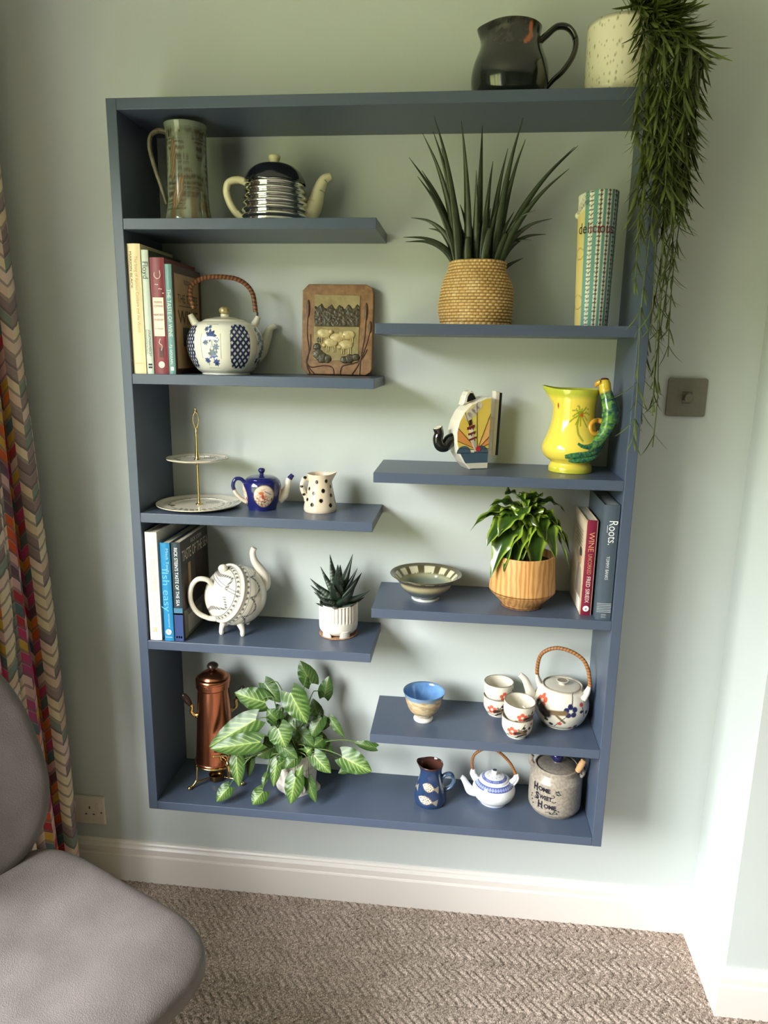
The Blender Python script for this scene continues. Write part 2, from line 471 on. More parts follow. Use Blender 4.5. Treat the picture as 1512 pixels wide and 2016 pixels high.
for s in (-1, 1):
    cx = s*.036-.006
    boxes('socket_hole', [((cx-.002, -.0104, .006), (cx+.002, -.0098, .014)), ((cx-.0145, -.0104, -.012), (cx-.0085, -.0098, -.0085)), ((cx+.0085, -.0104, -.012), (cx+.0145, -.0098, -.0085))], dm, so)
    box('rocker_switch', (s*.036+.016, -.0135, .008), (s*.036+.024, -.0098, .026), plm, so, bev=.001)
    ellipsoid('fixing_screw', (s*.06+.004 if s > 0 else -.06, -.0100, -.004), (.0028, .0012, .0028), dm, so, seg=12, n=8)
# ================================================================== curtain
def curtain_material():
    m = bpy.data.materials.new('chevron_print_curtain_cloth'); m.use_nodes = True
    t = m.node_tree; b = t.nodes['Principled BSDF']; b.inputs['Roughness'].default_value = .9; b.inputs['Specular IOR Level'].default_value = .1
    lk = t.links.new
    def mth(op, a, b2=None, c=None):
        n = N(t, 'ShaderNodeMath', operation=op)
        for i, v in enumerate((a, b2, c)):
            if v is None: continue
            if isinstance(v, (int, float)): n.inputs[i].default_value = v
            else: lk(v, n.inputs[i])
        return n.outputs[0]
    uv = N(t, 'ShaderNodeTexCoord'); sx = N(t, 'ShaderNodeSeparateXYZ'); lk(uv.outputs['UV'], sx.inputs[0])
    jn = N(t, 'ShaderNodeTexNoise'); jn.inputs['Scale'].default_value = 60; lk(uv.outputs['UV'], jn.inputs['Vector'])
    jit = mth('MULTIPLY', mth('SUBTRACT', jn.outputs['Fac'], .5), .22)
    cw = .026
    uu = mth('ADD', mth('DIVIDE', sx.outputs['X'], cw), mth('MULTIPLY', jit, .35))
    ci = mth('FLOOR', uu); fu = mth('SUBTRACT', uu, ci)
    odd = mth('MODULO', ci, 2.0)
    tri = mth('ADD', mth('MULTIPLY', odd, mth('SUBTRACT', mth('MULTIPLY', fu, -2.0), -1.0)), fu)     # fu or 1-fu
    vv = mth('ADD', mth('ADD', mth('DIVIDE', sx.outputs['Y'], .031), mth('MULTIPLY', tri, .75)), jit)
    ri = mth('FLOOR', vv); fv = mth('SUBTRACT', vv, ri)
    wn = N(t, 'ShaderNodeTexWhiteNoise', noise_dimensions='2D'); cb = N(t, 'ShaderNodeCombineXYZ')
    lk(ci, cb.inputs[0]); lk(ri, cb.inputs[1]); lk(cb.outputs[0], wn.inputs['Vector'])
    def ramp(cols):
        r = N(t, 'ShaderNodeValToRGB'); r.color_ramp.interpolation = 'CONSTANT'
        e = r.color_ramp.elements
        e[0].position = 0; e[0].color = (*S(*cols[0]), 1); e[1].position = 1/len(cols); e[1].color = (*S(*cols[1]), 1)
        for i, c in enumerate(cols[2:], 2):
            x = e.new(i/len(cols)); x.color = (*S(*c), 1)
        lk(wn.outputs['Value'], r.inputs[0]); return r.outputs[0]
    pale = ramp([(226, 210, 178), (224, 198, 182), (228, 214, 184), (142, 126, 126), (220, 196, 168), (156, 138, 136), (228, 206, 192), (134, 146, 136)])
    vivid = ramp([(190, 70, 110), (214, 120, 60), (110, 84, 96), (200, 160, 70), (90, 110, 112), (176, 62, 70), (214, 170, 165), (206, 92, 50), (172, 80, 120), (222, 186, 176)])
    grp = mth('MODULO', ci, 7.0); isv = mth('GREATER_THAN', grp, 3.5)
    mx = N(t, 'ShaderNodeMix', data_type='RGBA'); lk(isv, mx.inputs[0]); lk(pale, mx.inputs[6]); lk(vivid, mx.inputs[7])
    # grey brush band at the foot of each parallelogram and a paler brushed top
    band = mth('LESS_THAN', fv, .26)
    m2 = N(t, 'ShaderNodeMix', data_type='RGBA'); m2.inputs[7].default_value = (*S(112, 100, 104), 1)
    lk(mth('MULTIPLY', band, .62), m2.inputs[0]); lk(mx.outputs[2], m2.inputs[6])
    hi = N(t, 'ShaderNodeMix', data_type='RGBA'); hi.inputs[7].default_value = (*S(222, 208, 188), 1)
    lk(mth('MULTIPLY', mth('GREATER_THAN', fv, .93), .25), hi.inputs[0]); lk(m2.outputs[2], hi.inputs[6])
    lk(hi.outputs[2], b.inputs['Base Color'])
    wv = N(t, 'ShaderNodeTexNoise'); wv.inputs['Scale'].default_value = 900; lk(uv.outputs['UV'], wv.inputs['Vector'])
    bp = N(t, 'ShaderNodeBump'); bp.inputs['Strength'].default_value = .15; bp.inputs['Distance'].default_value = .001
    lk(wv.outputs['Fac'], bp.inputs['Height']); lk(bp.outputs[0], b.inputs['Normal'])
    return m
ns, nz_ = 360, 60
s = np.linspace(0, 1, ns)[:, None]; zz = np.linspace(.012, 2.25, nz_)[None, :]
hgt = zz/2.25
ph = 2*PI*s*5.6+.5*np.sin(zz*1.3+s*9)*.35
amp = .040+.012*(1-hgt)+.008*np.sin(s*23)
Yc = -.085-s*.40+.016*np.sin(2*ph+.6)+.006*np.sin(zz*2+s*14)
Xc = -.352+.030*(1-hgt)+amp*np.sin(ph+.2)+.012*np.sin(zz*1.7+s*11)*(1-hgt)
P = np.stack([Xc, Yc, zz+0*s], -1)
ds = np.linalg.norm(np.diff(P, axis=0), axis=2); arc = np.concatenate([np.zeros((1, nz_)), np.cumsum(ds, 0)], 0)
arc = arc[:, :1]+0*zz
crt = grid('curtain', P, curtain_material(), uv=np.stack([arc, zz+0*s], -1))
md = crt.modifiers.new('thickness', 'SOLIDIFY'); md.thickness = .0015
tag(crt, 'long gathered curtain printed with cream, grey, pink and orange chevrons beside the shelves', 'curtain')

# ================================================================== chair
lm = bpy.data.materials.new('grey_grained_leather'); lm.use_nodes = True
t = lm.node_tree; b = t.nodes['Principled BSDF']; b.inputs['Roughness'].default_value = .42; b.inputs['Specular IOR Level'].default_value = .5
tcn = N(t, 'ShaderNodeTexCoord'); vo = N(t, 'ShaderNodeTexVoronoi'); vo.inputs['Scale'].default_value = 420
no = N(t, 'ShaderNodeTexNoise'); no.inputs['Scale'].default_value = 9; no.inputs['Detail'].default_value = 5
t.links.new(tcn.outputs['Object'], vo.inputs['Vector']); t.links.new(tcn.outputs['Object'], no.inputs['Vector'])
bp = N(t, 'ShaderNodeBump'); bp.inputs['Strength'].default_value = .35; bp.inputs['Distance'].default_value = .0012
t.links.new(vo.outputs['Distance'], bp.inputs['Height']); t.links.new(bp.outputs[0], b.inputs['Normal'])
cr = N(t, 'ShaderNodeValToRGB'); cr.color_ramp.elements[0].color = (*S(86, 79, 77), 1); cr.color_ramp.elements[1].color = (*S(106, 98, 95), 1)
cr.color_ramp.elements[0].position = .3; cr.color_ramp.elements[1].position = .7
t.links.new(no.outputs['Fac'], cr.inputs[0]); t.links.new(cr.outputs[0], b.inputs['Base Color'])
CA = math.radians(-27)
chair = empty('dining_chair', (.022, -.762, 0), CA, 'grey leather upholstered chair with rounded seat beside the curtain', 'chair')
# local: +x = the way the chair faces, +y = its left side
def superq(a, n): return np.sign(a)*np.abs(a)**n
def cushion(name, hx, hy, hz, fn, parent, e=.38, nu=96, nv=40):
    th = np.arange(nu)/nu*2*PI; ph = np.linspace(-PI/2, PI/2, nv)
    c, s_ = np.cos(th)[:, None], np.sin(th)[:, None]; cp, sp_ = np.cos(ph)[None], np.sin(ph)[None]
    x = superq(c, e)*superq(cp, .45); y = superq(s_, e)*superq(cp, .45); z = superq(sp_, .55)+0*c
    P = fn(x, y, z, hx, hy, hz)
    return grid(name, P, lm, parent, cu=True)
def seat_fn(x, y, z, hx, hy, hz):
    X = x*hx; Yq = y*hy*(1+.04*x)
    Zq = .445+z*hz+.012*x*x-.014*(1-x*x)*(1-y*y)-np.where(x > .4, (x-.4)**2*.075, 0)
    return np.stack([X, Yq, Zq], -1)
cushion('seat', .265, .235, .036, seat_fn, chair, e=.41)
def back_fn(x, y, z, hx, hy, hz):
    # x: thickness, y: width, z: height ; swept outline, widest low down, leaning back
    zz_ = (z+1)/2
    wdt = hy*(.80+.26*np.sin(PI*np.clip(zz_*1.05+.12, 0, 1))-.22*zz_**2)
    X = -.235-.10*zz_+x*hx-.02*(1-y*y)+.0
    return np.stack([X, y*wdt, .445+zz_*hz], -1)
def back_mesh():
    nu, nv = 80, 60
    a = np.arange(nu)/nu*2*PI
    outy, outz = superq(np.cos(a), .74), superq(np.sin(a), .78)
    r = np.concatenate([np.linspace(0.02, .9, 18), np.array([.95, .985, 1.0])])
    fr = np.concatenate([r, r[::-1]]); side = np.concatenate([np.ones(len(r)), -np.ones(len(r))])
    th_ = np.concatenate([np.where(r < .9, 1, np.sqrt(np.clip(1-((r-.9)/.1)**2, 0, 1))), np.where(r[::-1] < .9, 1, np.sqrt(np.clip(1-((r[::-1]-.9)/.1)**2, 0, 1)))])
    y = outy[:, None]*fr[None]; z = outz[:, None]*fr[None]
    zz_ = (z+1)/2
    wdt = .242*(1.0-.22*zz_**1.4)
    P = np.stack([-.232-.13*zz_+.022*(side*th_)[None]-.03*(1-y*y)+.03, y*wdt, .452+zz_*.50], -1)
    return grid('backrest', P, lm, chair, cu=True)
back_mesh()
legm = M('dark_metal_leg', S(50, 48, 48), rough=.35, metal=.8)
for sx in (-1, 1):
    for sy in (-1, 1):
        tube('leg', [(sx*.15, sy*.13, .415), (sx*.155, sy*.135, .2), (sx*.165, sy*.145, .0)], [.013, .012, .010], legm, chair, n=10)
box('seat_base', (-.19, -.16, .405), (.19, .16, .425), legm, chair, bev=.004)
# ================================================================== objects, top shelf
def at(name, x, y, lev, label, cat, group=None, turn=0):
    return empty(name, (x, y, LEV[lev]), face(x, y)+turn, label, cat, group)

# ---- black stoneware jug
j = at('stoneware_jug', .805, -.105, 'TOP', 'round-bellied black glazed jug with a rust brush mark on top of the shelves', 'jug')
def p_(th, r, z, k):
    c = base(th, S(26, 30, 30)); n = fbm(th*9, z*140, 1)
    c = mixc(c, S(74, 70, 62), .55*ss(.05, .115, z)*ss(.3, .75, n))
    c = mixc(c, S(30, 52, 50), .5*ss(.5, .8, fbm(th*20, z*300, 4))*ss(.06, .02, z))
    u = th*.058
    poly = np.maximum(np.maximum(line(u, z, (.040, .128), (.040, .108), .0045), line(u, z, (.040, .110), (.030, .098), .0045)), line(u, z, (.030, .097), (.024, .093), .003))
    return mixc(c, S(176, 92, 52), poly*(k < .55))
def m_(th, r, z, k):
    w = np.exp(-((th+PI/2)/.42)**2)*ss(.10, .137, z)
    return r+w*.010, z+w*.001
lathe('body', [(0, 0), (.050, 0), (.056, .001), (.070, .014), (.0765, .042), (.0735, .07), (.0625, .099), (.0565, .118), (.0575, .132), (.0585, .137), (.0560, .1365), (.0535, .118), (.058, .1), (.068, .07), (.070, .04), (.05, .008), (0, .006)], GLAZE, j, seg=128, n=110, paint=p_, mod=m_)
blackg = M('black_glaze', S(24, 25, 26), rough=.12, coat=.4)
tube('handle', [(.050, 0, .108), (.068, 0, .124), (.088, 0, .138), (.110, 0, .134), (.124, 0, .113), (.121, 0, .086), (.104, 0, .060), (.086, 0, .044), (.072, 0, .028)], [.0075, .0075, .007, .007, .007, .0068, .0065, .006, .005], blackg, j, n=60, flat=1.45, wide=.8, hint=(0, 1, 0))

# ---- tall stoneware jug (A1)
j = at('tall_jug', .1375, -.125, 'A1', 'tall cylindrical grey-green stoneware jug with carved leaves beside the chrome teapot', 'jug')
def p_(th, r, z, k):
    c = base(th, S(104, 112, 94)); n = fbm(th*3+1, z*28, 2); n2 = fbm(th*2+5, z*14, 8)
    c = mixc(c, S(140, 150, 134), ss(.48, .66, n2)*.85)
    hatch = (.55+.45*np.sin(z*1300+4*fbm(th*8, z*60, 3)))*ss(.2, .5, fbm(th*14, z*20, 6))
    c = mixc(c, S(58, 48, 34), .95*hatch*ss(.36, .52, n)*(z > .02)*(z < .185))
    c = mixc(c, S(104, 78, 46), .8*ss(.45, .65, fbm(th*4, z*30, 11))*ss(.12, .0, z))
    u = th*.044
    for cu, cv, ru, rv, an in ((-.022, .055, .011, .036, -.28), (-.033, .120, .008, .042, -.06)):
        d = disc(u, z, cu, cv, ru, rv, .08, an); di = disc(u, z, cu, cv, ru*.82, rv*.9, .08, an)
        c = mixc(c, S(92, 74, 52), d); c = mixc(c, S(142, 122, 96), di*(.55+.45*np.sin((u*1.0+z*.8)*2600)))
    c = mixc(c, S(120, 130, 118), ss(.178, .186, z))
    return c
lathe('body', [(0, 0), (.046, 0), (.049, .002), (.0485, .012), (.0445, .03), (.0425, .06), (.0415, .12), (.0415, .165), (.0435, .186), (.0450, .193), (.0435, .1935), (.0400, .18), (.0385, .12), (.039, .03), (0, .01)], GLAZE, j, seg=160, n=150, paint=p_)
tube('handle', [(-.040, 0, .178), (-.055, 0, .180), (-.071, 0, .168), (-.074, 0, .143), (-.066, 0, .108), (-.054, 0, .068), (-.045, 0, .036)], [.007, .0065, .006, .006, .0058, .0055, .005], M('grey_brown_glaze', S(120, 118, 106), rough=.2, color2=S(92, 82, 66), nscale=60), j, n=50, flat=1.5, wide=.75, hint=(0, 1, 0))

# ---- chrome cosy teapot (A1)
cream = M('cream_earthenware', S(232, 224, 190), rough=.18, coat=.3)
chrome = M('polished_chrome', S(225, 225, 225), rough=.05, metal=1)
navyg = M('black_enamel', S(20, 24, 36), rough=.12, coat=.5)
tp = at('cosy_teapot', .319, -.095, 'A1', 'cream teapot wearing a ribbed chrome cosy with a black domed top', 'teapot')
pr = [(.062, .004), (.070, .006)]
for i in range(6):
    z0 = .010+i*.0128; R = .0725-.0007*i*i*.55
    pr += [(R-.0042, z0), (R, z0+.0045), (R, z0+.0085), (R-.0042, z0+.0128)]
lathe('chrome_cosy', pr+[(.062, .0885)], chrome, tp, seg=96, n=130)
lathe('dome', [(.0655, .0845), (.0655, .088), (.063, .095), (.055, .108), (.042, .1185), (.025, .1245), (.010, .1262), (0, .1264)], navyg, tp, seg=80, n=50)
lathe('foot', [(0, 0), (.060, 0), (.064, .003), (.064, .010)], cream, tp)
lathe('knob', [(.0, .124), (.0095, .124), (.0095, .129), (.0120, .135), (.0125, .140), (.010, .1425), (0, .1432)], cream, tp, seg=40, n=40)
tube('spout', [(.058, 0, .022), (.074, 0, .030), (.086, 0, .050), (.094, 0, .076), (.105, 0, .098), (.120, 0, .106)], [.022, .0215, .018, .0140, .0112, .0080], cream, tp, n=50, seg=20)
tube('handle', [(-.058, 0, .085), (-.076, 0, .090), (-.096, 0, .084), (-.102, 0, .066), (-.096, 0, .044), (-.083, 0, .024), (-.064, 0, .010)], [.0085]*7, cream, tp, n=50, flat=1.1, wide=.9, hint=(0, 1, 0))

# ---- snake plant in woven basket (B1)
def spear(name, p0, p1, tip, w, mat, parent, th=.32, n=26, seg=10, paint=None, twist=None):
    rad = [w*1.0, w*1.1, w*.80, w*.42, w*.06]
    a, b2, c = np.array(p0), np.array(p1), np.array(tip)
    tt = np.linspace(0, 1, 5)[:, None]
    pts = (1-tt)**2*a+2*tt*(1-tt)*b2+tt**2*c
    return tube(name, pts, rad, mat, parent, n=n, seg=seg, flat=th, hint=twist or (0, 1, 0.01), paint=paint)
sp_ = at('snake_plant', .757, -.10, 'B1', 'spiky dark green snake plant in a round woven straw basket', 'plant')
sp_.rotation_euler.z = 0
rows, cols = 21, 40
def p_(th, r, z, k):
    u = th/(2*PI)*cols; v = z/.131*rows
    off = (np.floor(v) % 2)*.5
    fu = (u+off) % 1; fv = v % 1
    d = np.minimum(fv, 1-fv); gap = ss(.22, .05, d)
    c = mixc(base(th, S(222, 188, 130)), S(196, 154, 92), fbm(th*14, z*260, 5))
    c = mixc(c, S(236, 208, 156), .5*ss(.5, .8, fbm(th*5, z*40, 9)))
    c = mixc(c, S(104, 72, 36), .9*np.maximum(gap, ss(.12, .02, np.minimum(fu, 1-fu))*.8))
    return mixc(c, S(84, 60, 34), ((r < .0555) & (z > .105))*.8)
def m_(th, r, z, k):
    u = th/(2*PI)*cols; v = z/.131*rows
    off = (np.floor(v) % 2)*.5
    b1 = np.abs(np.sin(PI*(v % 1)))**.6*(.35+.65*np.abs(np.sin(PI*((u+off) % 1))))
    q = ~((r < .0555) & (z > .105))
    return r+.0034*b1*(r > .03)*q+.0012*np.sin(th*5+z*90)*q, z
lathe('basket', [(0, 0), (.068, 0), (.0735, .004), (.0765, .025), (.0775, .05), (.0745, .075), (.066, .098), (.0595, .113), (.0585, .129), (.0575, .131), (.054, .130), (.054, .112), (.05, .11)], MATTE, sp_, seg=264, n=230, paint=p_, mod=m_)
lathe('soil', [(0, .113), (.054, .112)], M('potting_soil', S(52, 42, 34), rough=.95, bump=1, bscale=150), sp_, seg=32, n=4)
def p_sp(t, a):
    c = base(t, S(26, 36, 24)); bd = fbm(t*34+3, a*1.2, 3)
    c = mixc(c, S(56, 70, 44), .7*ss(.45, .75, bd)*(t < .8))
    return mixc(c, S(70, 82, 48), .4*ss(.8, .95, np.abs(np.cos(a))))
tips = [(850, 250), (899, 256), (938, 257), (1010, 257), (827, 273), (857, 264), (848, 275), (1019, 284), (1119, 290), (1108, 303), (988, 297), (804, 322), (827, 340), (863, 300), (822, 362), (1100, 344), (808, 430), (797, 475), (799, 480), (842, 449), (1075, 437), (1068, 463), (1042, 424), (1040, 476), (1028, 508), (993, 364), (960, 330), (1005, 420), (930, 350), (880, 380)]
sx_, sz_ = .00109, .00101
for i, (px, py) in enumerate(tips):
    tx, tz = (px-940)*sx_, min(.398, .131+(519-py)*sz_)
    dep = ((i*37) % 11-7)/5*.032
    rx = max(-.038, min(.038, tx*.42)); ry = ((i*53) % 13-6)/6*.032
    lift = .55 if tz < .22 else .62
    p1 = (rx+(tx-rx)*.22, ry+(dep-ry)*.3, .10+(tz-.10)*lift+(.045 if abs(tx) > .1 and tz < .25 else .0))
    w = .0078 if tz > .24 else .0070
    spear('leaf', (rx, ry, .105), p1, (tx, dep+ry*.5, tz), w, LEAF, sp_, paint=p_sp, twist=(math.sin(i*2.1)*.5, 1, .02), th=.4)
for i in range(16):
    a_ = i*2.4; rr_ = .012+.026*((i*7) % 5)/4; hh = .10+.07*((i*11) % 6)/5
    spear('leaf', (rr_*math.sin(a_), -rr_*math.cos(a_), .105), (rr_*1.3*math.sin(a_), -rr_*1.3*math.cos(a_), .105+hh*.6), ((rr_+.03)*math.sin(a_), -(rr_+.02)*math.cos(a_), .105+hh), .0080, LEAF, sp_, paint=p_sp, twist=(math.sin(i)*.5, 1, .02), th=.4)
for i, (rx, ry, hh, w) in enumerate(((.012, -.034, .088, .0095), (-.018, -.036, .07, .009), (.034, -.02, .08, .008), (-.036, -.022, .075, .009))):
    tube('leaf', [(rx, ry, .105), (rx*1.2, ry*1.15, .105+hh*.5), (rx*1.5+.004, ry*1.2, .105+hh)], [w, w*.95, w*.62], LEAF, sp_, n=12, seg=12, flat=.55, hint=(0, 1, 0), paint=p_sp)

# ---- rolled paper (B1)
rl = at('paper_roll', 1.0, -.105, 'B1', 'upright roll of patterned paper with teal stripes and vine print', 'paper roll')
HR = .262
def p_(t, q):
    pass
nu, nv = 240, 110
a = np.linspace(-1.25, 4*PI-1.0, nu)[:, None]; v = np.linspace(0, 1, nv)[None, :]
rad = (.0345+.0065*v)-.0011*(a+1.25)/(2*PI)*2.0
lean = -.004*v
z = v*(HR+.004*np.sin(a*1.0+.6)*(v))+0*a
topcut = np.where(a < -.55, -.030*ss(-.55, -1.25, a), 0)*ss(.80, 1, v)
z = z+topcut
P = np.stack([rad*np.sin(a)+lean, -rad*np.cos(a)+0*v, z], -1)
th = a+0*v; s_ = (th)*.038; zz_ = v*HR+0*a
u = (th+.62)*.0375
c = base(th, S(236, 236, 226))
st = (u/.0165) % 1
c = mixc(c, S(104, 158, 154), ((st < .42)).astype(float))
# vines: dark stem with leaves on the white stripes
su = (st-.71)*.0165
lv = (zz_/.0085) % 1
stem = ss(.0011, .0005, np.abs(su))
lf = np.maximum(disc(su, lv*.0085, .0021, .0050, .0023, .0011, .25, .75), disc(su, lv*.0085, -.0021, .0050, .0023, .0011, .25, -.75))
c = mixc(c, S(48, 30, 34), np.maximum(stem, lf)*(st > .42))
yl = (th < -.62).astype(float)
c = mixc(c, np.array(S(226, 206, 140)), yl)
c = mixc(c, S(150, 120, 70), yl*.7*np.maximum(ss(.0013, .0006, np.abs(np.hypot(s_+.034, zz_-.145)-.011)), ss(.0013, .0006, np.abs(np.hypot(s_+.036, zz_-.05)-.014))))
c = mixc(c, S(230, 226, 210), (th < -.62)*ss(.86, .9, v)*1.0)
c = mixc(c, S(60, 50, 70), (th < -.4)*(v > .90)*((np.sin(th*60)*np.sin(v*160)) > .45)*1.0)
c = mixc(c, S(240, 238, 230), (th > 2*PI-1.4)*.9)
ro = grid('sheet', P, MATTE, rl, col=c)
md = ro.modifiers.new('thickness', 'SOLIDIFY'); md.thickness = .0006
maroon = M('maroon_ink', S(120, 30, 50), rough=.6); inkd = M('dark_ink', S(44, 36, 44), rough=.6)
Rr = .0405
text('print', 'de', .030, lambda x, y: (Rr*np.sin((x-.030)/Rr)-.003, -Rr*np.cos((x-.030)/Rr), .192+y), inkd, rl, sx=.75)
text('print', 'licious', .030, lambda x, y: (Rr*np.sin((x+.010)/Rr)-.003, -Rr*np.cos((x+.010)/Rr), .192+y), maroon, rl, sx=.75)
ellipsoid('knot', (-.040, -.008, .222), (.0075, .007, .007), M('white_tissue', S(240, 236, 222), rough=.8, bump=.8, bscale=300), rl)
# ================================================================== books
def book(name, x, y, lev, w, h, d, cover, label, spine=None, side=None, texts=(), page=(226, 216, 196), rough=.4, lean=0, spine_rough=None):
    """spine faces -y. x,y = front left corner of the spine; texts: (string, size, centre height, rgb, dx, length, upright)"""
    b = empty(name, (x, y, LEV[lev]), lean, label, 'book')
    cm_ = M('cover_%d_%d_%d' % tuple(cover), S(*cover), rough=rough, noise=.05, nscale=30)
    bt = .0022
    bm = bmesh.new()
    box_bm(bm, (0, .002, 0), (bt, d, h), .0006, 1); box_bm(bm, (w-bt, .002, 0), (w, d, h), .0006, 1)
    me = bpy.data.meshes.new('cover'); bm.to_mesh(me); bm.free(); link('cover', me, cm_ if side is None else M('cover_%d_%d_%d' % tuple(side), S(*side), rough=rough, noise=.05, nscale=30), b)
    # slightly rounded spine
    n = 9; a = np.linspace(-1, 1, n); xs_ = (a+1)/2*w; ys_ = .0025*(a**2)
    P = np.stack([np.stack([xs_, ys_, 0*a+zz], -1) for zz in (0, .001, h-.001, h)], 0)
    P2 = P.copy(); P2[..., 1] = .004
    scol = spine or cover
    link('spine', raw_mesh('spine', np.concatenate([P.reshape(-1, 3), P2.reshape(-1, 3)]),
         [[r*n+i, r*n+i+1, (r+1)*n+i+1, (r+1)*n+i] for r in range(3) for i in range(n-1)] +
         [[3*n+i, 3*n+i+1, 4*n+3*n+i+1, 4*n+3*n+i] for i in range(n-1)] + [[4*n+i+1, 4*n+i, i, i+1][::-1] for i in range(n-1)], False),
         M('cover_%d_%d_%d' % tuple(scol), S(*scol), rough=rough, noise=.05, nscale=30), b)
    box('pages', (bt, .004, .0025), (w-bt, d-.004, h-.003), M('paper_edges_%d' % page[0], S(*page), rough=.9, noise=.12, nscale=900), b)
    for tx, size, cz, rgb, dx, ln, up in texts:
        mt = M('ink_%d_%d_%d' % tuple(rgb), S(*rgb), rough=.5)
        if up:
            text('spine_print', tx, size, lambda X, Y: (w/2+dx+X, -.0004+0*X, cz+Y), mt, b, fit=ln)
        else:
            text('spine_print', tx, size, lambda X, Y: (w/2+dx+Y, -.0004+0*X, cz-X), mt, b, fit=ln)
    return b
def sprint(b, w, lst):
    """flat printed patches on the spine: (x0,x1,z0,z1,rgb)"""
    for x0, x1, z0, z1, rgb in lst:
        box('spine_print', (x0, -.0003, z0), (x1, .0015, z1), M('ink_%d_%d_%d' % tuple(rgb), S(*rgb), rough=.5), b)
def cprint(b, w, d, lst, sgn=1):
    """patches on the right (sgn=1) or left cover: (y0,y1,z0,z1,rgb)"""
    xx = w if sgn > 0 else 0
    for k, (y0, y1, z0, z1, rgb) in enumerate(lst):
        e = .0002+.00012*k
        box('cover_print', (min(xx, xx+sgn*e), y0, z0), (max(xx, xx+sgn*e), y1, z1), M('ink_%d_%d_%d' % tuple(rgb), S(*rgb), rough=.5, noise=.12, nscale=40), b)
def ctext(b, w, tx, size, cy, cz, rgb, ln, sgn=1):
    mt = M('ink_%d_%d_%d' % tuple(rgb), S(*rgb), rough=.5)
    xx = w+.0011 if sgn > 0 else -.0011
    text('cover_print', tx, size, lambda X, Y: (xx+0*X, cy+sgn*X, cz+Y), mt, b, fit=ln)

YS = -.190
# A2
book('cookery_book', .0228, YS, 'A2', .0285, .268, .178, (238, 222, 178), 'thick cream hardback, tallest on its shelf, against the side panel above the cake stand',
     texts=(('The Song of Apicius: Cookery and the World', .010, .165, (214, 160, 90), .004, .155, False), ('MARION BLACK', .007, .215, (120, 90, 60), -.007, .075, False), ('LONDON', .004, .022, (200, 150, 80), 0, .016, True)))
b = book('cookery_book', .0518, YS+.002, 'A2', .0165, .256, .18, (206, 216, 206), 'thin pale grey-green hardback between the thick cream book and the burgundy book', side=(58, 66, 58),
     texts=(('Floyd', .017, .215, (52, 84, 68), 0, .034, False), ('JONATHAN PERCEY', .0075, .065, (60, 70, 66), .002, .056, False), ('WITH KEITH FLOYD', .006, .068, (110, 120, 112), -.005, .052, False)))
sprint(b, .0165, [(.005, .013, .018, .022, (30, 34, 34)), (.005, .013, .012, .016, (30, 34, 34))])
b = book('cookery_book', .0690, YS+.004, 'A2', .0315, .241, .182, (128, 44, 56), 'burgundy hardback with a cream title panel beside the patterned cane-handled teapot',
     texts=(('PIERRE', .006, .150, (130, 60, 60), 0, .018, True), ('KOFFMANN', .006, .142, (130, 60, 60), 0, .020, True), ('MEMORIES', .0065, .124, (110, 50, 50), 0, .022, True), ('OF GASCONY', .006, .114, (110, 50, 50), 0, .022, True), ('a recipe', .006, .096, (140, 70, 70), 0, .018, True)))
sprint(b, .0315, [(.004, .0275, .080, .160, (236, 222, 206))])
for o in [x for x in bpy.data.objects if x.parent == b and x.name.startswith('spine_print') and len(x.data.vertices) > 8]: o.location.y = -.0002
pm = M('ink_232_214_206', S(232, 214, 206), rough=.5)
tube('spine_print', [(.011, .0002, .212), (.010, .0, .203), (.017, -.0003, .198), (.023, 0, .203), (.022, .0, .215)], .0009, pm, b, n=20, seg=6)
tube('spine_print', [(.017, -.0003, .075), (.014, -.0003, .066), (.020, -.0003, .060), (.018, -.0003, .050)], .0009, pm, b, n=20, seg=6)
for k in range(5):
    box('spine_print', (.010+.004*k, -.0005, .186-.0045*k+.004*(k % 2)), (.013+.004*k, .001, .1875-.0045*k+.004*(k % 2)), pm, b)
box('spine_print', (.013, -.0005, .036), (.022, .001, .056), M('ink_74_30_34', S(74, 30, 34), rough=.5), b)
lathe('spine_print', [(0, 0), (.007, 0), (.0072, .0003), (0, .0006)], pm, b, seg=24, n=8).matrix_basis = Matrix.Translation((.017, -.0001, .020)) @ Matrix.Rotation(PI/2, 4, 'X')
W4 = .0155
b = book('cookery_book', .1010, YS+.004, 'A2', W4, .228, .172, (112, 154, 156), 'slim teal-spined book with a brown and tan cover behind the cane-handled teapot', side=(74, 46, 34),
     texts=(('THE TASTE OF WINE', .0125, .128, (216, 226, 220), 0, .098, False), ('P.J. GOULAIN', .008, .042, (216, 226, 220), 0, .04, False)))
sprint(b, W4, [(.005, .012, .008, .016, (210, 222, 216))])
cprint(b, W4, .172, [(.014, .156, .012, .212, (176, 142, 104)), (.016, .154, .014, .210, (186, 154, 116)), (.034, .136, .1445, .146, (70, 50, 40)), (.05, .12, .06, .10, (90, 96, 110))])
ctext(b, W4, 'THE TASTE', .026, .085, .160, (74, 56, 46), .118); ctext(b, W4, 'WINE', .042, .085, .120, (74, 56, 46), .118); ctext(b, W4, 'FOOD &', .014, .082, .196, (74, 56, 46), .034)
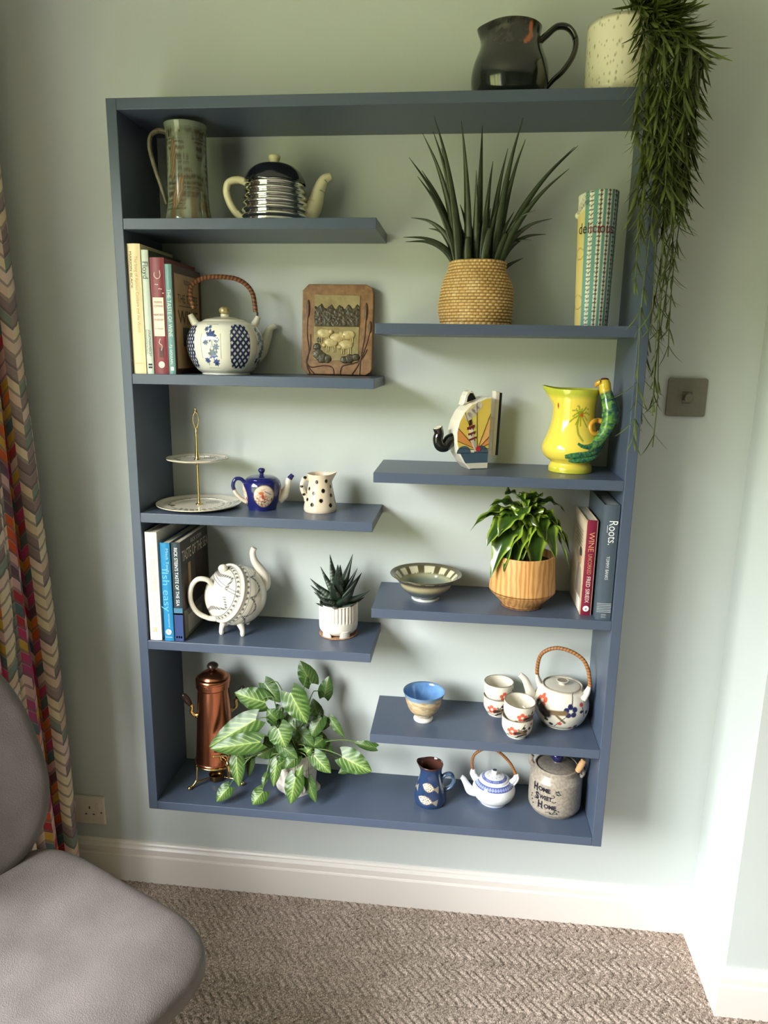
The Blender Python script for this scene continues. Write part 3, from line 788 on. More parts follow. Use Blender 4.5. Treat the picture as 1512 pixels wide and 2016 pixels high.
# A4
YS = -.191
book('cookery_book', .0255, YS, 'A4', .0285, .262, .18, (240, 234, 222), 'thick off-white hardback with faint gold lettering beside the bright blue spine',
     texts=(('The SEAHORSE', .016, .175, (226, 206, 176), .001, .11, False), ('MITCH TONKS & MAT PROWSE', .006, .075, (228, 196, 150), .001, .075, False), ('a', .022, .028, (232, 180, 90), 0, .010, True)))
b = book('cookery_book', .0605, YS, 'A4', .0235, .238, .18, (34, 134, 186), 'bright blue paperback spine between the off-white book and the dark photographic cover', side=(20, 92, 138),
     texts=(('Mitch Tonks', .009, .195, (150, 206, 228), .005, .060, False), ('fish easy', .024, .125, (104, 184, 216), -.001, .105, False), ('PHOTOGRAPHY BY', .0045, .05, (190, 222, 236), .002, .034, False)))
o = lathe('spine_print', [(0, 0), (.0068, 0), (.007, .0003), (0, .0006)], M('ink_white', S(240, 244, 246), rough=.5), b, seg=24, n=8); o.rotation_euler = (PI/2, 0, 0); o.location = (.0118, -.0001, .022)
text('spine_print', 'A', .010, lambda X, Y: (.0118+X, -.0011+0*X, .022+Y), M('ink_34_134_186', S(34, 134, 186)), b)
text('spine_print', 'PAVILION', .004, lambda X, Y: (.0118+X, -.0006+0*X, .009+Y), M('ink_white', S(240, 244, 246)), b, fit=.015)
W6 = .0215
b = book('cookery_book', .0870, YS, 'A4', W6, .240, .180, (46, 60, 70), 'hardback in a worn dark photographic jacket beside the tilted white teapot', side=(52, 48, 46),
     texts=(("RICK STEIN'S TASTE OF THE SEA", .0115, .158, (236, 238, 234), 0, .14, False),))
sprint(b, W6, [(.0004, W6-.0004, .001, .070, (44, 66, 120)), (.0004, W6-.0004, .066, .082, (70, 120, 150)), (.003, .007, .008, .013, (230, 232, 236)), (.0085, .0125, .008, .013, (230, 232, 236)), (.014, .018, .008, .013, (230, 232, 236))])
cprint(b, W6, .18, [(.006, .176, .075, .165, (70, 66, 60)), (.09, .17, .09, .195, (58, 42, 38)), (.045, .060, .09, .180, (176, 140, 96)), (.01, .16, .004, .072, (120, 118, 112)), (.03, .12, .012, .055, (176, 170, 160))])
ctext(b, W6, 'TASTE OF THE SEA', .036, .092, .203, (230, 218, 192), .166); ctext(b, W6, 'RICK STEIN', .014, .10, .228, (216, 206, 190), .07)
# B3
W7 = .0245
b = book('cookery_book', 1.0135, -.168, 'B3', W7, .216, .155, (120, 30, 56), 'burgundy-spined hardback with a cream photographic cover beside the wooden plant pot', side=(196, 178, 150), rough=.3,
     texts=(('WINE', .017, .168, (214, 150, 110), 0, .044, False), ('UNCORKED', .0125, .118, (206, 140, 108), 0, .046, False), ('FRED SIRIEIX', .0125, .060, (232, 216, 208), 0, .060, False)))
o = lathe('spine_print', [(0, 0), (.0065, 0), (.0067, .0003), (0, .0006)], M('ink_white', S(240, 244, 246), rough=.5), b, seg=24, n=8); o.rotation_euler = (PI/2, 0, 0); o.location = (W7/2, -.0001, .016)
text('spine_print', 'e', .011, lambda X, Y: (W7/2+X, -.0011+0*X, .016+Y), M('ink_120_30_56', S(120, 30, 56)), b)
cprint(b, W7, .155, [(.004, .150, .03, .21, (206, 190, 162)), (.012, .060, .004, .034, (232, 230, 226))], -1)
for k in range(9): cprint(b, W7, .155, [(.014+.0045*k, .0165+.0045*k, .008, .026, (40, 40, 42))], -1)
for k in range(6): cprint(b, W7, .155, [(.03, .135-.01*(k % 3), .182-.008*k, .184-.008*k, (140, 122, 100))], -1)
prism('cover_print', [(-.0, .036), (-.07, .036), (-.066, .075), (-.052, .104), (-.030, .108), (-.012, .098), (0, .07)], -.0006, 0, M('ink_150_138_128', S(150, 138, 128), rough=.5, noise=.15, nscale=60), b).matrix_basis = Matrix.Translation((0, .012, 0)) @ Matrix.Rotation(-PI/2, 4, 'Z')
o = ellipsoid('cover_print', (-.0004, .042, .124), (.0012, .014, .019), M('ink_168_124_100', S(168, 124, 100), rough=.5), b)
o = ellipsoid('cover_print', (-.0006, .042, .134), (.0012, .015, .012), M('ink_52_42_38', S(52, 42, 38), rough=.5), b)
W8 = .0325
b = book('cookery_book', 1.0435, -.191, 'B3', W8, .256, .185, (74, 86, 100), 'large slate grey hardback with white lettering wedged against the side panel', page=(150, 152, 152),
     texts=(('Roots.', .026, .196, (226, 230, 232), .004, .052, False), ('TOMMY BANKS', .0095, .118, (216, 222, 226), -.001, .052, False), ('SEVEN', .0042, .012, (190, 196, 200), 0, .010, True), ('DIALS', .0042, .007, (190, 196, 200), 0, .010, True)))
sprint(b, W8, [(.0012, W8-.0012, .018+.0038*k, .0192+.0038*k, (170, 178, 184)) for k in range(6)]+[(.009, .0098, .196, .212, (226, 230, 232))])
# ================================================================== left hand shelves
cane = M('cane_binding', S(164, 112, 62), rough=.5, color2=S(128, 78, 40), nscale=90)
caned = M('dark_cane', S(92, 56, 34), rough=.5, color2=S(60, 36, 24), nscale=90)
def cane_handle(parent, pts, r, light=True, bands=26, ends=None):
    def p(t, a):
        w = (np.sin(t*bands*2*PI+a*1.0) > .35).astype(float)
        return mixc(base(t, S(170, 116, 66) if light else S(78, 46, 30)), S(112, 66, 34) if light else S(150, 96, 56), w)
    def rp(t): return 1
    o = tube('cane_handle', pts, r, M('wrapped_cane', rough=.5, attr=True, bump=.4, bscale=250), parent, n=max(120, bands*6), seg=12, paint=p)
    return o

# ---- blue and white teapot with cane handle (A2)
t_ = at('porcelain_teapot', .2045, -.110, 'A2', 'white lobed teapot with blue lattice and flower panels and a dark cane handle', 'teapot')
navy = S(34, 44, 82); blue = S(70, 92, 150)
def p_(th, r, z, k):
    c = base(th, S(224, 222, 212)); R = .085
    for q in range(8):
        ca = -157.5+45*q; u = ((np.degrees(th)-ca+180) % 360-180)/180*PI*R
        zz = z-.061
        pm_ = disc(u, zz, 0, 0, .0255, .047, .02)**1
        sq = (np.abs(u) < .0235*(1-.35*np.clip((np.abs(zz)/.047), 0, 1)**4)) & (np.abs(zz) < .046)
        m = sq.astype(float)
        if q % 2 == 0:      # lattice
            d1 = np.abs(((u+zz*.9)/.0135) % 1-.5); d2 = np.abs(((u-zz*.9)/.0135) % 1-.5)
            lat = ((d1 < .24) | (d2 < .24)).astype(float)
            cc = mixc(base(th, S(206, 208, 212)), navy, lat)
            c = np.where(m[..., None] > .5, cc, c)
        else:
            ol = m*(1-((np.abs(u) < .0222) & (np.abs(zz) < .0448)))
            c = mixc(c, S(150, 150, 140), ol)
            fl = np.zeros_like(u)
            for fx, fz, fr in ((0, .022, .0115), (.004, -.016, .0105), (-.012, .008, .006), (.013, .012, .006), (-.012, .036, .005), (.01, -.034, .0075), (-.012, -.03, .006), (.012, -.002, .007), (-.004, .040, .004)):
                aa = np.arctan2(zz-fz, u-fx); rr = np.hypot(u-fx, zz-fz)
                fl = np.maximum(fl, ss(fr*1.3, fr*1.05, rr/(.82+.18*np.cos(aa*7+fx*900))))
            dk = ss(.35, .7, fbm(u*400, zz*400, q))
            cc = mixc(base(th, blue), navy, dk)
            c = np.where((m*fl)[..., None] > .4, cc, c)
            st = m*(1-fl)*np.maximum(line(u, zz, (-.012, -.04), (.004, .01), .0008), line(u, zz, (.010, -.02), (-.004, .034), .0008))
            c = mixc(c, S(90, 110, 150), st)
    return c
def m_(th, r, z, k):
    return r*(1-.022*np.abs(np.cos(4*th+PI/2*0))**3*np.sin(np.clip(z/.115, 0, 1)*PI)*0+.018*np.cos(8*th)*np.sin(np.clip(z/.12, 0, 1)*PI)), z
lathe('body', [(0, 0), (.050, 0), (.053, .003), (.064, .012), (.078, .036), (.0830, .060), (.0810, .084), (.071, .104), (.058, .1125), (.052, .114), (.048, .112), (0, .105)], GLAZE, t_, seg=400, n=170, paint=p_, mod=m_)
def p_(th, r, z, k):
    return mixc(base(th, S(224, 220, 204)), S(120, 112, 84), ss(.004, .002, np.abs(r-.040)).astype(float)*.8)
lathe('lid', [(.050, .112), (.049, .116), (.040, .1205), (.024, .124), (.010, .126), (.009, .131), (0, .132)], GLAZE, t_, seg=64, n=50, paint=p_)
gold = M('gold_lustre', S(150, 128, 80), rough=.35, metal=.4, color2=S(206, 190, 150), nscale=180)
ellipsoid('lid_knob', (0, 0, .1385), (.0125, .0125, .009), gold, t_)
pw = M('ivory_porcelain', S(222, 218, 202), rough=.12, coat=.3)
for s, ry in ((-1, -.01), (1, .01)):
    tube('lug', [(s*.055, ry, .100), (s*.066, ry, .112), (s*.074, ry, .128)], [.009, .0085, .006], pw, t_, n=20)
    tube('wire_loop', [(s*.068, ry, .118), (s*.072, ry, .135), (s*.066, ry, .147)], .0022, caned, t_, n=12, seg=8)
cane_handle(t_, [(-.066, -.01, .140), (-.072, -.008, .168), (-.069, -.005, .188), (-.050, 0, .203), (-.02, .002, .2095), (.02, .004, .2085), (.046, .006, .198), (.062, .008, .178), (.067, .01, .150), (.068, .01, .138)], .0052, light=False, bands=30)
tube('spout', [(.060, .052, .034), (.080, .058, .050), (.094, .062, .080), (.102, .064, .102), (.116, .066, .110)], [.017, .015, .0115, .009, .007], pw, t_, n=40, seg=18)

# ---- stoneware plaque (A2)
pq = empty('relief_plaque', (.445, -.040, LEV['A2']+.0011), 0, 'brown stoneware plaque with sheep and trees in relief leaning on the wall', 'plaque')
pq.rotation_euler = (math.radians(-6.5), 0, 0)
hw, hh, cc_ = .0825, .203, .014
stone = M('speckled_stoneware', S(150, 112, 74), rough=.45, color2=S(122, 86, 54), nscale=70, bump=.5, bscale=160)
poly = [(-hw+cc_, 0), (hw-cc_, 0), (hw-.004, .006), (hw, cc_), (hw, hh-cc_*1.4), (hw-.004, hh-.007), (hw-cc_*1.3, hh), (-hw+cc_, hh), (-hw, hh-cc_), (-hw, cc_)]
prism('slab', poly, -.009, .009, stone, pq, bev=.0025, seg=3)
scn = M('pale_glaze_relief', S(160, 146, 104), rough=.3, color2=S(138, 120, 80), nscale=50, bump=.4, bscale=180)
prism('picture_panel', [(-.054, .032), (.050, .030), (.052, .178), (-.054, .180)], -.0105, -.0088, scn, pq, bev=.0008)
drk = M('dark_tree_glaze', S(74, 64, 42), rough=.35, color2=S(48, 42, 28), nscale=110, bump=1, bscale=250)
n1, n2 = 70, 34
U, V_ = np.meshgrid(np.linspace(-.053, .050, n1), np.linspace(0, 1, n2), indexing='ij')
topz = .148+.010*fbm(U*160, 0*U, 2)+.004*np.sin(U*300)
Zt = .108+(topz-.108)*V_
P = np.stack([U, -.0115-.0035*fbm(U*260, Zt*260, 3)*np.sin(np.clip(V_, 0, 1)*PI)**.4, Zt], -1)
grid('tree_relief', P, drk, pq)
bush = [(-.044, .046, .012), (-.034, .038, .013), (-.046, .062, .009), (-.022, .036, .010), (.030, .036, .011), (.018, .034, .009), (.044, .040, .009), (-.040, .078, .007)]
for bx_, bz, br in bush:
    ellipsoid('bush_relief', (bx_, -.0105, bz), (br*1.05, .0024, br*.95), drk, pq, seg=26, n=16, mod=lambda P, D: P*(.78+.4*fbm(D[..., :1]*3.2+bx_*900, D[..., 2:]*3.2+bz*700, 3)))
shp = M('pale_sheep_glaze', S(206, 188, 140), rough=.3, color2=S(180, 160, 112), nscale=120)
for x0, z0, sx in ((-.030, .093, 1), (.026, .090, -1), (-.014, .072, -1), (.022, .068, -1), (.0, .083, 1)):
    ellipsoid('sheep_relief', (x0, -.0115, z0), (.0165, .0045, .0105), shp, pq, seg=20, n=12)
    ellipsoid('sheep_relief', (x0+sx*.0155, -.0125, z0+.003 if z0 > .08 else z0-.006), (.0055, .0035, .0048), shp, pq, seg=14, n=8)
    for lx in (-.009, -.005, .006, .010):
        tube('sheep_relief', [(x0+lx, -.0115, z0-.006), (x0+lx*1.1, -.0112, z0-.022)], [.0018, .0012], shp, pq, n=6, seg=6)
st_ = M('dark_brown_line_glaze', S(78, 46, 30), rough=.35)
for pts in ([(-.062, .0, .002), (-.070, 0, .022), (-.0655, 0, .055), (-.070, 0, .095), (-.068, 0, .160)], [(-.052, 0, .001), (-.071, 0, .026), (-.062, 0, .060), (-.062, 0, .090)],
            [(-.006, 0, .001), (-.010, 0, .016), (-.030, 0, .020), (-.060, 0, .016), (-.072, 0, .03)], [(.008, 0, .001), (.014, 0, .019), (.040, 0, .026), (.058, 0, .036), (.070, 0, .058)],
            [(.054, 0, .001), (.056, 0, .040), (.064, 0, .090), (.066, 0, .160)], [(.036, 0, .001), (.052, 0, .026), (.070, 0, .075), (.078, 0, .118)]):
    tube('stem_relief', [(a_, -.0095, c_) for a_, b_, c_ in pts], [.0016, .0014, .0013, .0013, .0012][:len(pts)], st_, pq, n=40, seg=8)
for a_, c_, l_ in ((-.068, .148, .020), (.066, .142, .020), (.076, .108, .014)):
    ellipsoid('bulrush_relief', (a_, -.0095, c_), (.0042, .0022, l_), st_, pq, seg=14, n=10)

# ---- two-tier cake stand (A3)
ck = at('cake_stand', .1245, -.1005, 'A3', 'two-tier plate stand with a gold centre rod and black-printed white plates', 'cake stand')
ck.rotation_euler.z = 0
brass = M('polished_brass', S(214, 186, 124), rough=.16, metal=1)
def plate_paint(R, sd):
    def p(th, r, z, k):
        c = base(th, S(232, 226, 212)); x, y = r*np.sin(th), -r*np.cos(th)
        up = (k < .52)
        rr = r/R
        row = np.floor((rr-.54)/.085); ang = th*(26+row*3)+row*1.6
        sec = ((th > -.5) & (th < 2.1))
        mk = (np.sin(ang) > -.1) & (np.abs(((rr-.54)/.085) % 1-.5) < .40) & (rr > .54) & (rr < .96) & sec
        c = mixc(c, S(26, 25, 24), mk*up*.95)
        mk2 = (np.abs(((x+y*.3)/.0045) % 1-.5) < .22) & (np.hypot(x-.022, y-.030) < .018)
        c = mixc(c, S(58, 58, 62), mk2*up*.8)
        mk3 = disc(x, y, -.058*R/.098, -.022*R/.098, .009, .006, .1)
        c = mixc(c, S(70, 70, 68), mk3*up*.9)
        for q in range(9):
            a_ = 2.5+q*.33; c = mixc(c, S(90, 92, 96), disc(x, y, .7*R*math.sin(a_), -.7*R*math.cos(a_), .0022, .0022, .2)*up*.8)
        c = mixc(c, S(206, 190, 160), ss(.94, .99, rr)*.5*up)
        return c
    return p
def plate_prof(R, dz, h):
    return [(0, dz+.004), (R*.62, dz+.004), (R*.68, dz+.0055), (R*.85, dz+h*.62), (R*.985, dz+h), (R, dz+h+.0005), (R*.985, dz+h-.0025), (R*.8, dz+h*.45-.002), (R*.62, dz+.0008), (R*.55, dz), (0, dz)]
def scal(n_, am):
    return lambda th, r, z, k: (r*(1+am*np.cos(th*n_)*ss(.7, 1, r/.098)), z)
lathe('plate', plate_prof(.0985, 0, .0095), GLAZE, ck, seg=260, n=90, paint=plate_paint(.0985, 1))
lathe('plate', plate_prof(.071, .108, .0085), GLAZE, ck, seg=220, n=90, paint=plate_paint(.071, 2), mod=lambda th, r, z, k: (r*(1+.018*np.cos(th*8)*ss(.045, .071, r)), z))
lathe('rod', [(0, .004), (.008, .004), (.008, .006), (.0045, .008), (.0032, .016), (.0026, .03), (.0026, .092), (.0034, .100), (.0055, .106), (.008, .1115), (.008, .1125), (.006, .114), (.0045, .122), (.0026, .14), (.0024, .165), (.0032, .174), (.002, .180), (.0028, .184), (0, .186)], brass, ck, seg=20, n=90)
for s in (-1, 1):
    tube('ring_handle', [(0, 0, .182), (s*.005, 0, .194), (s*.0068, 0, .206), (s*.0048, 0, .216), (s*.0015, 0, .221)], .0014, brass, ck, n=30, seg=8)
ellipsoid('finial', (0, 0, .2225), (.0042, .003, .003), brass, ck, seg=14, n=8)
ellipsoid('finial', (0, 0, .228), (.002, .002, .0042), brass, ck, seg=14, n=8)

# ---- cobalt teapot (A3)
ct = at('cobalt_teapot', .278, -.100, 'A3', 'small cobalt blue teapot with a round painted picture panel', 'teapot')
cob = S(28, 32, 98)
def p_(th, r, z, k):
    c = base(th, cob); R = .044
    for ca in (.10, -1.42, 1.62, 3.14):
        u = ((th-ca+PI) % (2*PI)-PI)*R; zz = z-.037
        m = disc(u, zz, 0, 0, .0235, .0255, .02)
        cc = base(th, S(224, 206, 190))
        n = fbm(u*260, zz*260, 3)
        cc = mixc(cc, S(176, 110, 70), ss(.5, .62, n)*ss(.012, -.006, zz))
        cc = mixc(cc, S(70, 72, 54), ss(.52, .66, fbm(u*300+7, zz*300, 5))*ss(.004, -.012, zz))
        cc = mixc(cc, S(196, 150, 130), ss(.5, .7, fbm(u*200, zz*200, 9))*.6)
        cc = mixc(cc, S(176, 60, 40), disc(u, zz, -.003, .0, .003, .0065, .2)); cc = mixc(cc, S(90, 100, 110), line(u, zz, (.002, .012), (.016, .004), .001))
        cc = mixc(cc, S(190, 110, 60), disc(u, zz, -.006, .008, .006, .004, .2))
        c = c*(1-m[..., None])+cc*m[..., None]
        ring = ss(.0012, .0004, np.abs(np.hypot(u/.0235, zz/.0255)-1)*.02)
        c = mixc(c, S(180, 150, 90), ring*.6)
    return c
lathe('body', [(0, 0), (.030, 0), (.033, .002), (.0355, .010), (.0425, .030), (.0455, .050), (.0435, .064), (.037, .0715), (.0355, .0725), (.034, .071), (0, .066)], GLAZE, ct, seg=220, n=130, paint=p_, mod=lambda th, r, z, k: (r*(1+.012*np.cos(6*th)*(z < .066)), z))
cobm = M('cobalt_glaze', cob, rough=.1, coat=.5)
lathe('lid', [(.0355, .0715), (.0350, .0735), (.028, .077), (.014, .0795), (.006, .081), (.0045, .084), (.0075, .089), (.0078, .093), (.005, .0965), (0, .0972)], cobm, ct, seg=48, n=50)
def p2(t, a): return mixc(base(t, S(226, 218, 202)), cob, ss(.80, .83, t))
tube('spout', [(.038, 0, .022), (.050, 0, .032), (.058, 0, .050), (.063, 0, .068), (.072, 0, .080)], [.013, .0115, .0085, .007, .005], GLAZE, ct, n=60, seg=18, paint=p2)
tube('handle', [(-.038, 0, .060), (-.047, 0, .071), (-.060, 0, .071), (-.066, 0, .056), (-.060, 0, .038), (-.048, 0, .024), (-.036, 0, .016)], .005, GLAZE, ct, n=60, flat=1.2, wide=.9, hint=(0, 1, 0), paint=lambda t, a: mixc(base(t, cob), S(226, 216, 200), ss(.55, .58, t)))

# ---- spotted jug (A3)
sj = at('spotted_jug', .4155, -.096, 'A3', 'small cream jug covered in black spots', 'jug')
def p_(th, r, z, k):
    c = base(th, S(226, 208, 186)); out = (k < .58)
    u = th*.034
    sp = [(-.010, .072, .0042), (.018, .074, .0042), (.008, .052, .0046), (-.016, .046, .0042), (.002, .030, .0042), (-.018, .020, .0042), (.024, .018, .0042), (.030, .040, .0040), (.034, .060, .0038), (-.034, .055, .004), (-.035, .030, .004), (.046, .025, .004), (.050, .07, .004), (-.048, .072, .004), (-.052, .02, .004), (.064, .05, .004), (-.07, .045, .004), (.08, .02, .004), (.085, .07, .004)]
    for a_, b_, r_ in sp: c = mixc(c, S(24, 22, 24), disc(u, z, a_, b_, r_*1.12, r_*1.12, .12)*out)
    return c
def m_(th, r, z, k):
    w = np.exp(-((th-PI/2)/.33)**2)*ss(.066, .087, z)
    return r+w*.009, z+w*.004
lathe('body', [(0, 0), (.034, 0), (.0375, .0015), (.0385, .006), (.0375, .014), (.0335, .035), (.0290, .058), (.0275, .07), (.0285, .082), (.0295, .087), (.0280, .0875), (.0255, .08), (.0255, .06), (.030, .03), (.032, .01), (0, .006)], GLAZE, sj, seg=220, n=150, paint=p_, mod=m_)
def p2(t, a):
    c = base(t, S(228, 216, 198))
    for q, ao in ((.14, 0.), (.44, 0.), (.72, 0.), (.93, 0.), (.14, 2.2), (.44, 2.2), (.72, 2.2), (.28, 4.2), (.6, 4.2), (.86, 4.2)): c = mixc(c, S(24, 22, 24), disc(t*.09, (((a-ao) % (2*PI))-PI)*.0055, q*.09, 0, .0040, .0045, .2))
    return c
tube('handle', [(-.027, -.004, .075), (-.036, -.008, .077), (-.041, -.010, .064), (-.040, -.010, .050), (-.033, -.008, .034), (-.032, -.004, .026)], .0055, GLAZE, sj, n=80, seg=24, paint=p2)

# ---- tilted teapot (A4)
tl = at('tilting_teapot', .2000, -.104, 'A4', 'white footed teapot decorated with grey garlands, tipped over on its side', 'teapot')
tilt = empty('x', (0, 0, 0)); bpy.data.objects.remove(tilt)
NR = Vector((-.78, -.5, .376)).normalized(); BC = Vector((.008, 0, .0905)); RB = .0745
RX = Matrix.Translation(BC) @ Vector((0, 0, 1)).rotation_difference(NR).to_matrix().to_4x4()
white = S(234, 228, 214); gry = S(74, 74, 88)
def p_(th, r, z, k):
    # z runs along the axis of the raised band (band at z = .030)
    c = base(th, white); u = th*.066
    for zb, w in ((.0185, .0040), (.0415, .0040)):
        d = np.abs(z-zb)
        c = mixc(c, S(120, 120, 132), (np.abs(d-w) < .0006)*.9)
        c = mixc(c, gry, ((d < w*.6) & (np.abs(((u+d*.8)/.0125) % 1-.5) < .22))*.85)
    for z0, dr_ in ((.012, -1), (.047, 1)):
        ph = (u/(.046 if dr_ < 0 else .092)) % 1-.5; zc = z0+dr_*(.021 if dr_ < 0 else .013)*(1-(ph*2)**2)+dr_*.003
        ga = ss(.0034, .0020, np.abs(z-zc))*(.45+.55*(np.sin(u*700+z*600) > -.3))
        c = mixc(c, gry, ga*.9)
        t2 = (z-z0)*dr_
        dr = ss(.0030, .0014, np.abs(np.abs(np.abs(ph)-.5)*.046-t2*.35))*(t2 > .0)*(t2 < .016)*(np.sin(z*1300) > -.4)*(dr_ < 0)
        c = mixc(c, gry, dr*.85)
    return c
aa_ = np.linspace(-PI/2, PI/2, 25)
o = lathe('body', [(RB*math.cos(a_), RB*math.sin(a_)) for a_ in aa_], GLAZE, tl, seg=320, n=170, paint=p_); o.matrix_basis = RX
wm = M('white_earthenware', white, rough=.14, coat=.3)
rb_ = math.sqrt(RB**2-.030**2)
o = tube('band', [(rb_*math.sin(a_), -rb_*math.cos(a_), .030) for a_ in np.linspace(0, 2*PI, 40)[:-1]], .0038, wm, tl, n=100, seg=10, closed=True); o.matrix_basis = RX
LX = Matrix.Translation(BC) @ Vector((0, 0, 1)).rotation_difference(Vector((.40, -.12, .90))).to_matrix().to_4x4()
seam = M('grey_line_glaze', S(104, 104, 118), rough=.2)
for zs in (.030, .036):
    rs = math.sqrt(RB**2-zs**2); sel = []
    for a_ in np.linspace(0, 2*PI, 181):
        q = LX @ Vector((rs*math.sin(a_), -rs*math.cos(a_), zs))
        if (q-BC).dot(NR) > .034 and q.y < .03: sel.append(tuple(q))
    if len(sel) > 4:
        cut = max(range(len(sel)), key=lambda i_: (Vector(sel[i_])-Vector(sel[i_-1])).length)
        sel = sel[cut:]+sel[:cut]
        tube('lid_seam', sel[::3], .0007, seam, tl, n=80, seg=6)
o = ellipsoid('lid_knob', (-.020, -.016, .1640), (.0115, .0115, .0095), wm, tl)
o = tube('handle', [(-.046, -.030, .126), (-.056, -.036, .143), (-.078, -.036, .146), (-.094, -.032, .126), (-.097, -.028, .092), (-.084, -.026, .062), (-.060, -.024, .045), (-.040, -.024, .040)], [.0068]*8, wm, tl, n=60, flat=1.25, wide=.85, hint=(0, 1, 0))
tube('spout', [(.060, .008, .100), (.076, .008, .110), (.078, .008, .130), (.068, .008, .150), (.055, .006, .172), (.051, .004, .194), (.055, .003, .206)], [.017, .0165, .0135, .011, .0088, .0075, .0072], wm, tl, n=60, seg=20)
for x0, y0, dx, dy in ((.014, -.034, .010, -.012), (-.020, -.020, -.012, -.004), (.030, .028, .008, .008), (-.012, .030, -.006, .008)):
    tube('foot', [(x0, y0, .036), (x0+dx*.65, y0+dy*.65, .016), (x0+dx*.7, y0+dy*.7, .006), (x0+dx*.7, y0+dy*.7, 0)], [.011, .0062, .0062, .0045], wm, tl, n=20)

# ---- haworthia (A4)
hw_ = at('haworthia', .4575, -.084, 'A4', 'dark spiky haworthia succulent in a small ribbed white pot on a cork mat', 'plant')
hw_.rotation_euler.z = 0
corkm = M('cork_mat', S(186, 142, 108), rough=.9, color2=S(140, 100, 72), nscale=220, bump=.6, bscale=300)
lathe('cork_mat', [(0, 0), (.046, 0), (.0465, .002), (.0455, .003), (0, .003)], corkm, hw_, seg=48, n=20)
def m_(th, r, z, k):
    rib = np.abs(np.sin(th*17))**.8
    return r-.0030*(1-rib)*ss(.036, .042, z)*(r > .0455)*(z < .0792), z
lathe('pot', [(0, .008), (.036, .008), (.042, .011), (.0465, .019), (.0470, .04), (.0470, .06), (.0470, .0795), (.0460, .081), (.0440, .080), (.0430, .07), (.04, .068)], M('white_ceramic', S(236, 228, 218), rough=.3), hw_, seg=272, n=80, mod=m_)
for a_ in (.55, -.55, 2.6, -2.6):
    tube('pot_foot', [(.0405*math.sin(a_), -.0405*math.cos(a_), .003), (.044*math.sin(a_), -.044*math.cos(a_), .020)], [.007, .0055], M('white_ceramic'), hw_, n=8, flat=2.0, wide=.7, hint=(math.cos(a_), math.sin(a_), 0))
lathe('soil', [(0, .070), (.0435, .069)], M('potting_soil'), hw_, seg=24, n=4)
def p_h(t, a):
    c = base(t, S(34, 46, 38)); ln_ = (np.sin(t*85) > .35)*ss(.9, .5, np.abs(np.cos(a)))
    c = mixc(c, S(52, 72, 44), ss(.45, .1, t)*.8)
    return mixc(c, S(150, 160, 150), ln_*.55*(np.sin(a) < .1)*(t > .12)*(t < .9))
spec = []
for ring, (nl, el_, ln_, z0) in enumerate(((7, 12, .062, .084), (6, 27, .072, .088), (5, 42, .076, .098), (4, 57, .076, .108), (3, 72, .076, .122))):
    for q in range(nl):
        az = q/nl*2*PI+ring*.55; e_ = math.radians(el_+6*math.sin(q*3+ring)); l_ = ln_*(1+.10*math.sin(q*5+ring*2))
        d = np.array([math.cos(e_)*math.sin(az), -math.cos(e_)*math.cos(az), math.sin(e_)])
        up = np.array([0, 0, 1.])
        p0 = np.array([.006*math.sin(az), -.006*math.cos(az), z0-.012]); p2_ = p0+d*l_+up*.008; p1 = p0+d*l_*.5-up*.004
        rad = [.0110, .0148, .0112, .0060, .0005]; tt = np.linspace(0, 1, 5)[:, None]
        pts = (1-tt)**2*p0+2*tt*(1-tt)*p1+tt**2*p2_
        tube('leaf', pts, rad, LEAF, hw_, n=28, seg=14, flat=.55, hint=tuple(np.cross(np.cross(d, up), d)), paint=p_h)
# ================================================================== right hand shelves
# ---- half-round ship teapot (B2)
st = at('steamship_teapot', .752, -.085, 'B2', 'flat half-round cream teapot painted with a steamship and sun rays, black spout', 'teapot', turn=math.radians(24))
# local frame: the painted face looks along -y; straight edge on the right
def arc_pts(r, cx, cz, a0, a1, n): return [(cx+r*math.cos(a), cz+r*math.sin(a)) for a in np.linspace(a0, a1, n)]
outl = [(.040, .0), (.043, .160)]+[(.030, .1595)]+[(-.005, .146), (-.022, .130), (-.034, .108), (-.040, .084), (-.039, .060), (-.032, .036), (-.018, .014), (-.004, 0)]
creamw = M('cream_white_glaze', S(232, 224, 208), rough=.16, coat=.3)
prism('body', outl, -.026, .026, creamw, st, bev=.003, seg=3)
inner = [(.0385, .002), (.0412, .157), (.030, .156), (-.003, .143), (-.0195, .128), (-.0315, .107), (-.037, .084), (-.036, .061), (-.0295, .038), (-.0165, .016), (-.003, .002)]
def clip(poly, a, b):
    """keep the part of poly on the left of a->b"""
    out = []
    sd = lambda p: (b[0]-a[0])*(p[1]-a[1])-(b[1]-a[1])*(p[0]-a[0])
    for i in range(len(poly)):
        p, q = poly[i], poly[(i+1) % len(poly)]; s1, s2 = sd(p), sd(q)
        if s1 >= 0: out.append(p)
        if s1*s2 < 0:
            t = s1/(s1-s2); out.append((p[0]+(q[0]-p[0])*t, p[1]+(q[1]-p[1])*t))
    return out
def pr_(poly, rgb, lift, nm='print'):
    if len(poly) >= 3: prism(nm, poly, -.0262-lift*.00025, -.0258, M('glaze_%d_%d_%d' % rgb, S(*rgb), rough=.14, coat=.3), st)
sun = (.012, .044)
rays = [0, .09, .42, .80, 1.22, 1.62, 1.95, 2.35, 2.75, 3.05, PI]
rc = [(224, 150, 70), (226, 196, 92), (226, 150, 86), (236, 178, 110), (228, 200, 96), (226, 208, 110), (228, 196, 92), (220, 150, 80), (226, 196, 96), (222, 152, 84)]
up = clip(inner, (-1, .036), (1, .036))
